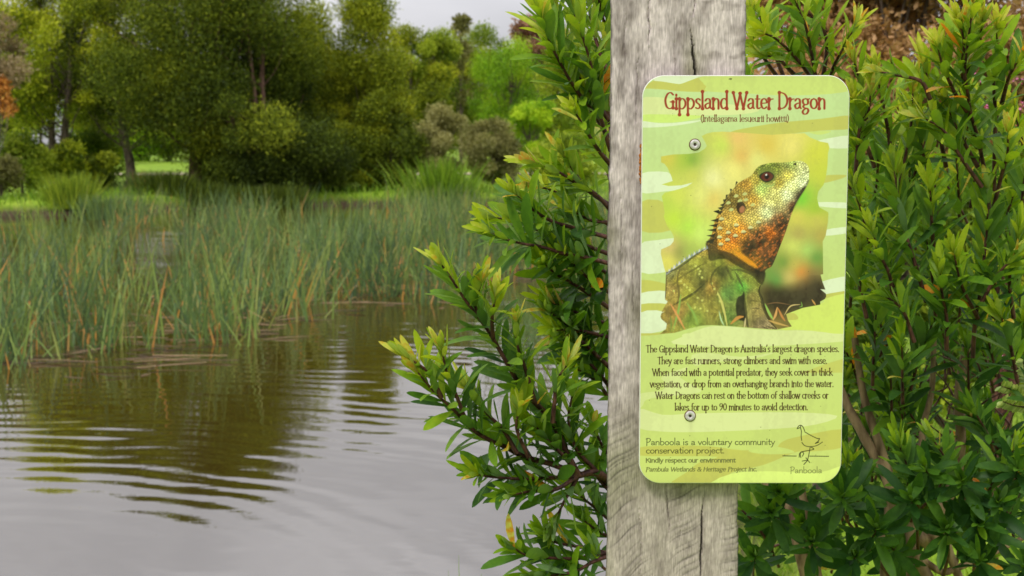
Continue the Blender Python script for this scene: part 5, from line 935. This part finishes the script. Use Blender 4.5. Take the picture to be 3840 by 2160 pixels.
# fill: further shoots deeper in the bush, older and darker leaves lower down
rf = np.random.default_rng(130)
for bsh, xa, xb, seed, cnt in ((rb, 1880, 2300, 131, 8), (rc, 2270, 2640, 132, 8)):
    for lay in range(cnt):
        sh = []
        for k in range(7):
            bx = rf.uniform(xa, xb); by = rf.uniform(480, 1500) if lay < 6 else rf.uniform(340, 560); hh = rf.uniform(90, 190); Yd = rf.uniform(2.0, 2.7)
            if bx < 2130 and 190 < by - hh * .5 < 1215 and rf.random() < .75: bx = rf.uniform(2120, xb)
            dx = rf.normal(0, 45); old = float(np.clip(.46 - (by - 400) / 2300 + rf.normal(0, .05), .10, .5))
            sh.append(([O(bx, by, Yd), O(bx + dx * .4, by - hh * .5, Yd - .03), O(bx + dx, by - hh, Yd - .05)], dict(old=old, tip=old + rf.uniform(.2, .38), r0=.0026)))
        bsh.branch(sh, seed * 10 + lay, L0=.052, step=.0058, t0=.1, orange=.012)
    for lay in range(1):
        sh = []
        for k in range(4):
            bx = rf.uniform(xa, xb); by = rf.uniform(1180, 1470); Yd = rf.uniform(1.85, 2.4); hh = rf.uniform(40, 110); dx = rf.normal(0, 60)
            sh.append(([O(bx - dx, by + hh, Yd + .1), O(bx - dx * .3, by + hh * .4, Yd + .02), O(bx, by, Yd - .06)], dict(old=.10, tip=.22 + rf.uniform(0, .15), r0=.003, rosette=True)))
        bsh.branch(sh, seed * 20 + lay, L0=.048, step=.006, t0=.35, orange=.008, up=0.05)
for bsh, xa, xb, seed in ((rb, 1900, 2330, 151), (rc, 2280, 2620, 152)):
    sh = []
    for k in range(13):
        bx = rf.uniform(xa, xb); by = rf.uniform(930, 1400); hh = rf.uniform(80, 170); dx = rf.normal(0, 50); Yd = rf.uniform(1.88, 2.35)
        if bx < 2130: by = rf.uniform(1330, 1480)
        sh.append(([O(bx, by, Yd), O(bx + dx * .4, by - hh * .5, Yd - .03), O(bx + dx, by - hh, Yd - .06)], dict(old=.2, tip=.40 + rf.uniform(0, .2), r0=.0026)))
    bsh.branch(sh, seed, L0=.048, step=.0056, t0=.1, orange=.012)
for bsh, spots, sd in ((rb, [(2294, 1259), (2204, 1329), (2044, 1363), (2120, 1250), (1940, 1290), (2150, 1400), (1900, 1400), (1960, 1240)], 141), (rc, [(2511, 1263), (2464, 1409), (2461, 1316), (2380, 1330), (2330, 1180), (2560, 1180), (2580, 1420), (2420, 1210)], 142)):
    sh = [([O(x + rf.normal(0, 40), y + 130, 2.05), O(x + rf.normal(0, 12), y + 60, 1.97), O(x, y, 1.84)], {}) for x, y in spots]
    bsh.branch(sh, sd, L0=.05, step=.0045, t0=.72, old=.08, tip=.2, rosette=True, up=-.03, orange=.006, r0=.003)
# dry dark twigs between the stems
mb = MB()
for k in range(60):
    x, y = rf.uniform(2130, 2560), rf.uniform(940, 1200); Yd = rf.uniform(2.1, 2.5); a = rf.uniform(.3, 2.8); l_ = rf.uniform(50, 130)
    tube(mb, catmull([np.array(O(x, y, Yd)) - rb.o, np.array(O(x + l_ * .5 * math.cos(a) + rf.normal(0, 10), y - l_ * .5 * math.sin(a), Yd)) - rb.o, np.array(O(x + l_ * math.cos(a), y - l_ * math.sin(a), Yd - .05)) - rb.o], 8), np.linspace(.0022, .0008, 8), 5)
mb.build('twigs', M_stem_dark, rb.root)['kind'] = 'stuff'

# weathered log edging the lawn at the lower right
mb = MB(); q0, q1 = P(3060, 2150, 4.6), P(3560, 2165, 4.6); z_ = float(ground_z(q0.x, 4.6)) + .05
pts = catmull([(q0.x - .05, 4.62, z_), ((q0.x + q1.x) / 2, 4.58, z_ + .01), (q1.x + .1, 4.55, z_)], 24)
tube(mb, pts, .075 + .006 * np.sin(np.arange(24) * 1.3), 14)
for e_ in (0, -1): tube(mb, [pts[e_], pts[e_] + (pts[e_] - pts[-2 if e_ else 1]) * .04], [.074, .002], 14)
tag(mb.build('log', noise_mat('bleached_log_wood', (.2, .14, .09), (.5, .4, .3), (1, 6, 6), 8, bump=.01)), 'bleached log lying on the grass at the lower right', 'log')
# grass tips on the near shore at the lower picture edge
rg = np.random.default_rng(150)
def tuft(px, py, D, label, n, tn, wid):
    top = P(px, py, D); h_ = top.z - float(ground_z(top.x, D)); b2 = np.zeros((n, 3)); b2[:, :2] = rg.normal(0, .012, (n, 2))
    V, Fq, T = blades(rg, b2, h_ * rg.uniform(.8, 1.0, n), rg.normal(0, .06, (n, 2)), np.full(n, wid), np.clip(rg.normal(tn, .1, n), 0, 1))
    o = mesh_np('grass_tuft', V, Fq, m_gr if tn < .6 else m_reed, None, {'tint': T}); o.location = (top.x, D, float(ground_z(top.x, D))); return tag(o, label, 'grass')
tuft(1740, 2085, 3.2, 'thin green grass tips at the lower edge beside the open water', 6, .4, .006)
tuft(2130, 2110, 2.9, 'broad bright grass blades at the lower edge left of the post', 9, .35, .012)
tuft(484, 2100, 3.25, 'single dry orange stalk at the lower edge in front of the pond', 1, .98, .012)

# pale feathery sprig with paired leaflets coming in at the right picture edge
m_fern = leaf_mat('pale_leaflets', [(0, (.20, .30, .05)), (1, (.48, .56, .16))], .4)
sprig = empty('feathery_sprig', tuple(P(3900, 1560, 1.95))); tag(sprig, 'pale green sprig with paired leaflets at the right picture edge', 'sprig'); so = np.array(sprig.location)
rg = np.random.default_rng(160); st_, fo = MB(), MB()
for pts in ([(3900, 1560), (3850, 1500), (3800, 1465), (3755, 1448)], [(3900, 1560), (3860, 1470), (3845, 1400), (3838, 1350)], [(3900, 1560), (3850, 1530), (3800, 1520), (3760, 1505)]):
    q = catmull([np.array(P(a, b, 1.95 - .02 * i)) - so for i, (a, b) in enumerate(pts)], 26); tube(st_, q, np.linspace(.0016, .0006, 26), 5)
    tn_ = norm(np.gradient(q, axis=0)); sd_ = norm(np.cross(tn_, [0, 1, .3]))
    for sg_ in (-1, 1):
        k = np.arange(4, 26); leaves(fo, q[k], sd_[k] * sg_ + tn_[k] * .5, np.tile([0, -.6, .8], (len(k), 1)) + rg.normal(0, .2, (len(k), 3)), rg.uniform(.009, .013, len(k)), rg.uniform(.004, .006, len(k)), rg.normal(0, .1, len(k)), rg.random(len(k)), rg)
b_ = st_.build('stalk', M_stem_dark, sprig); fo.build('leaflets', m_fern, b_)
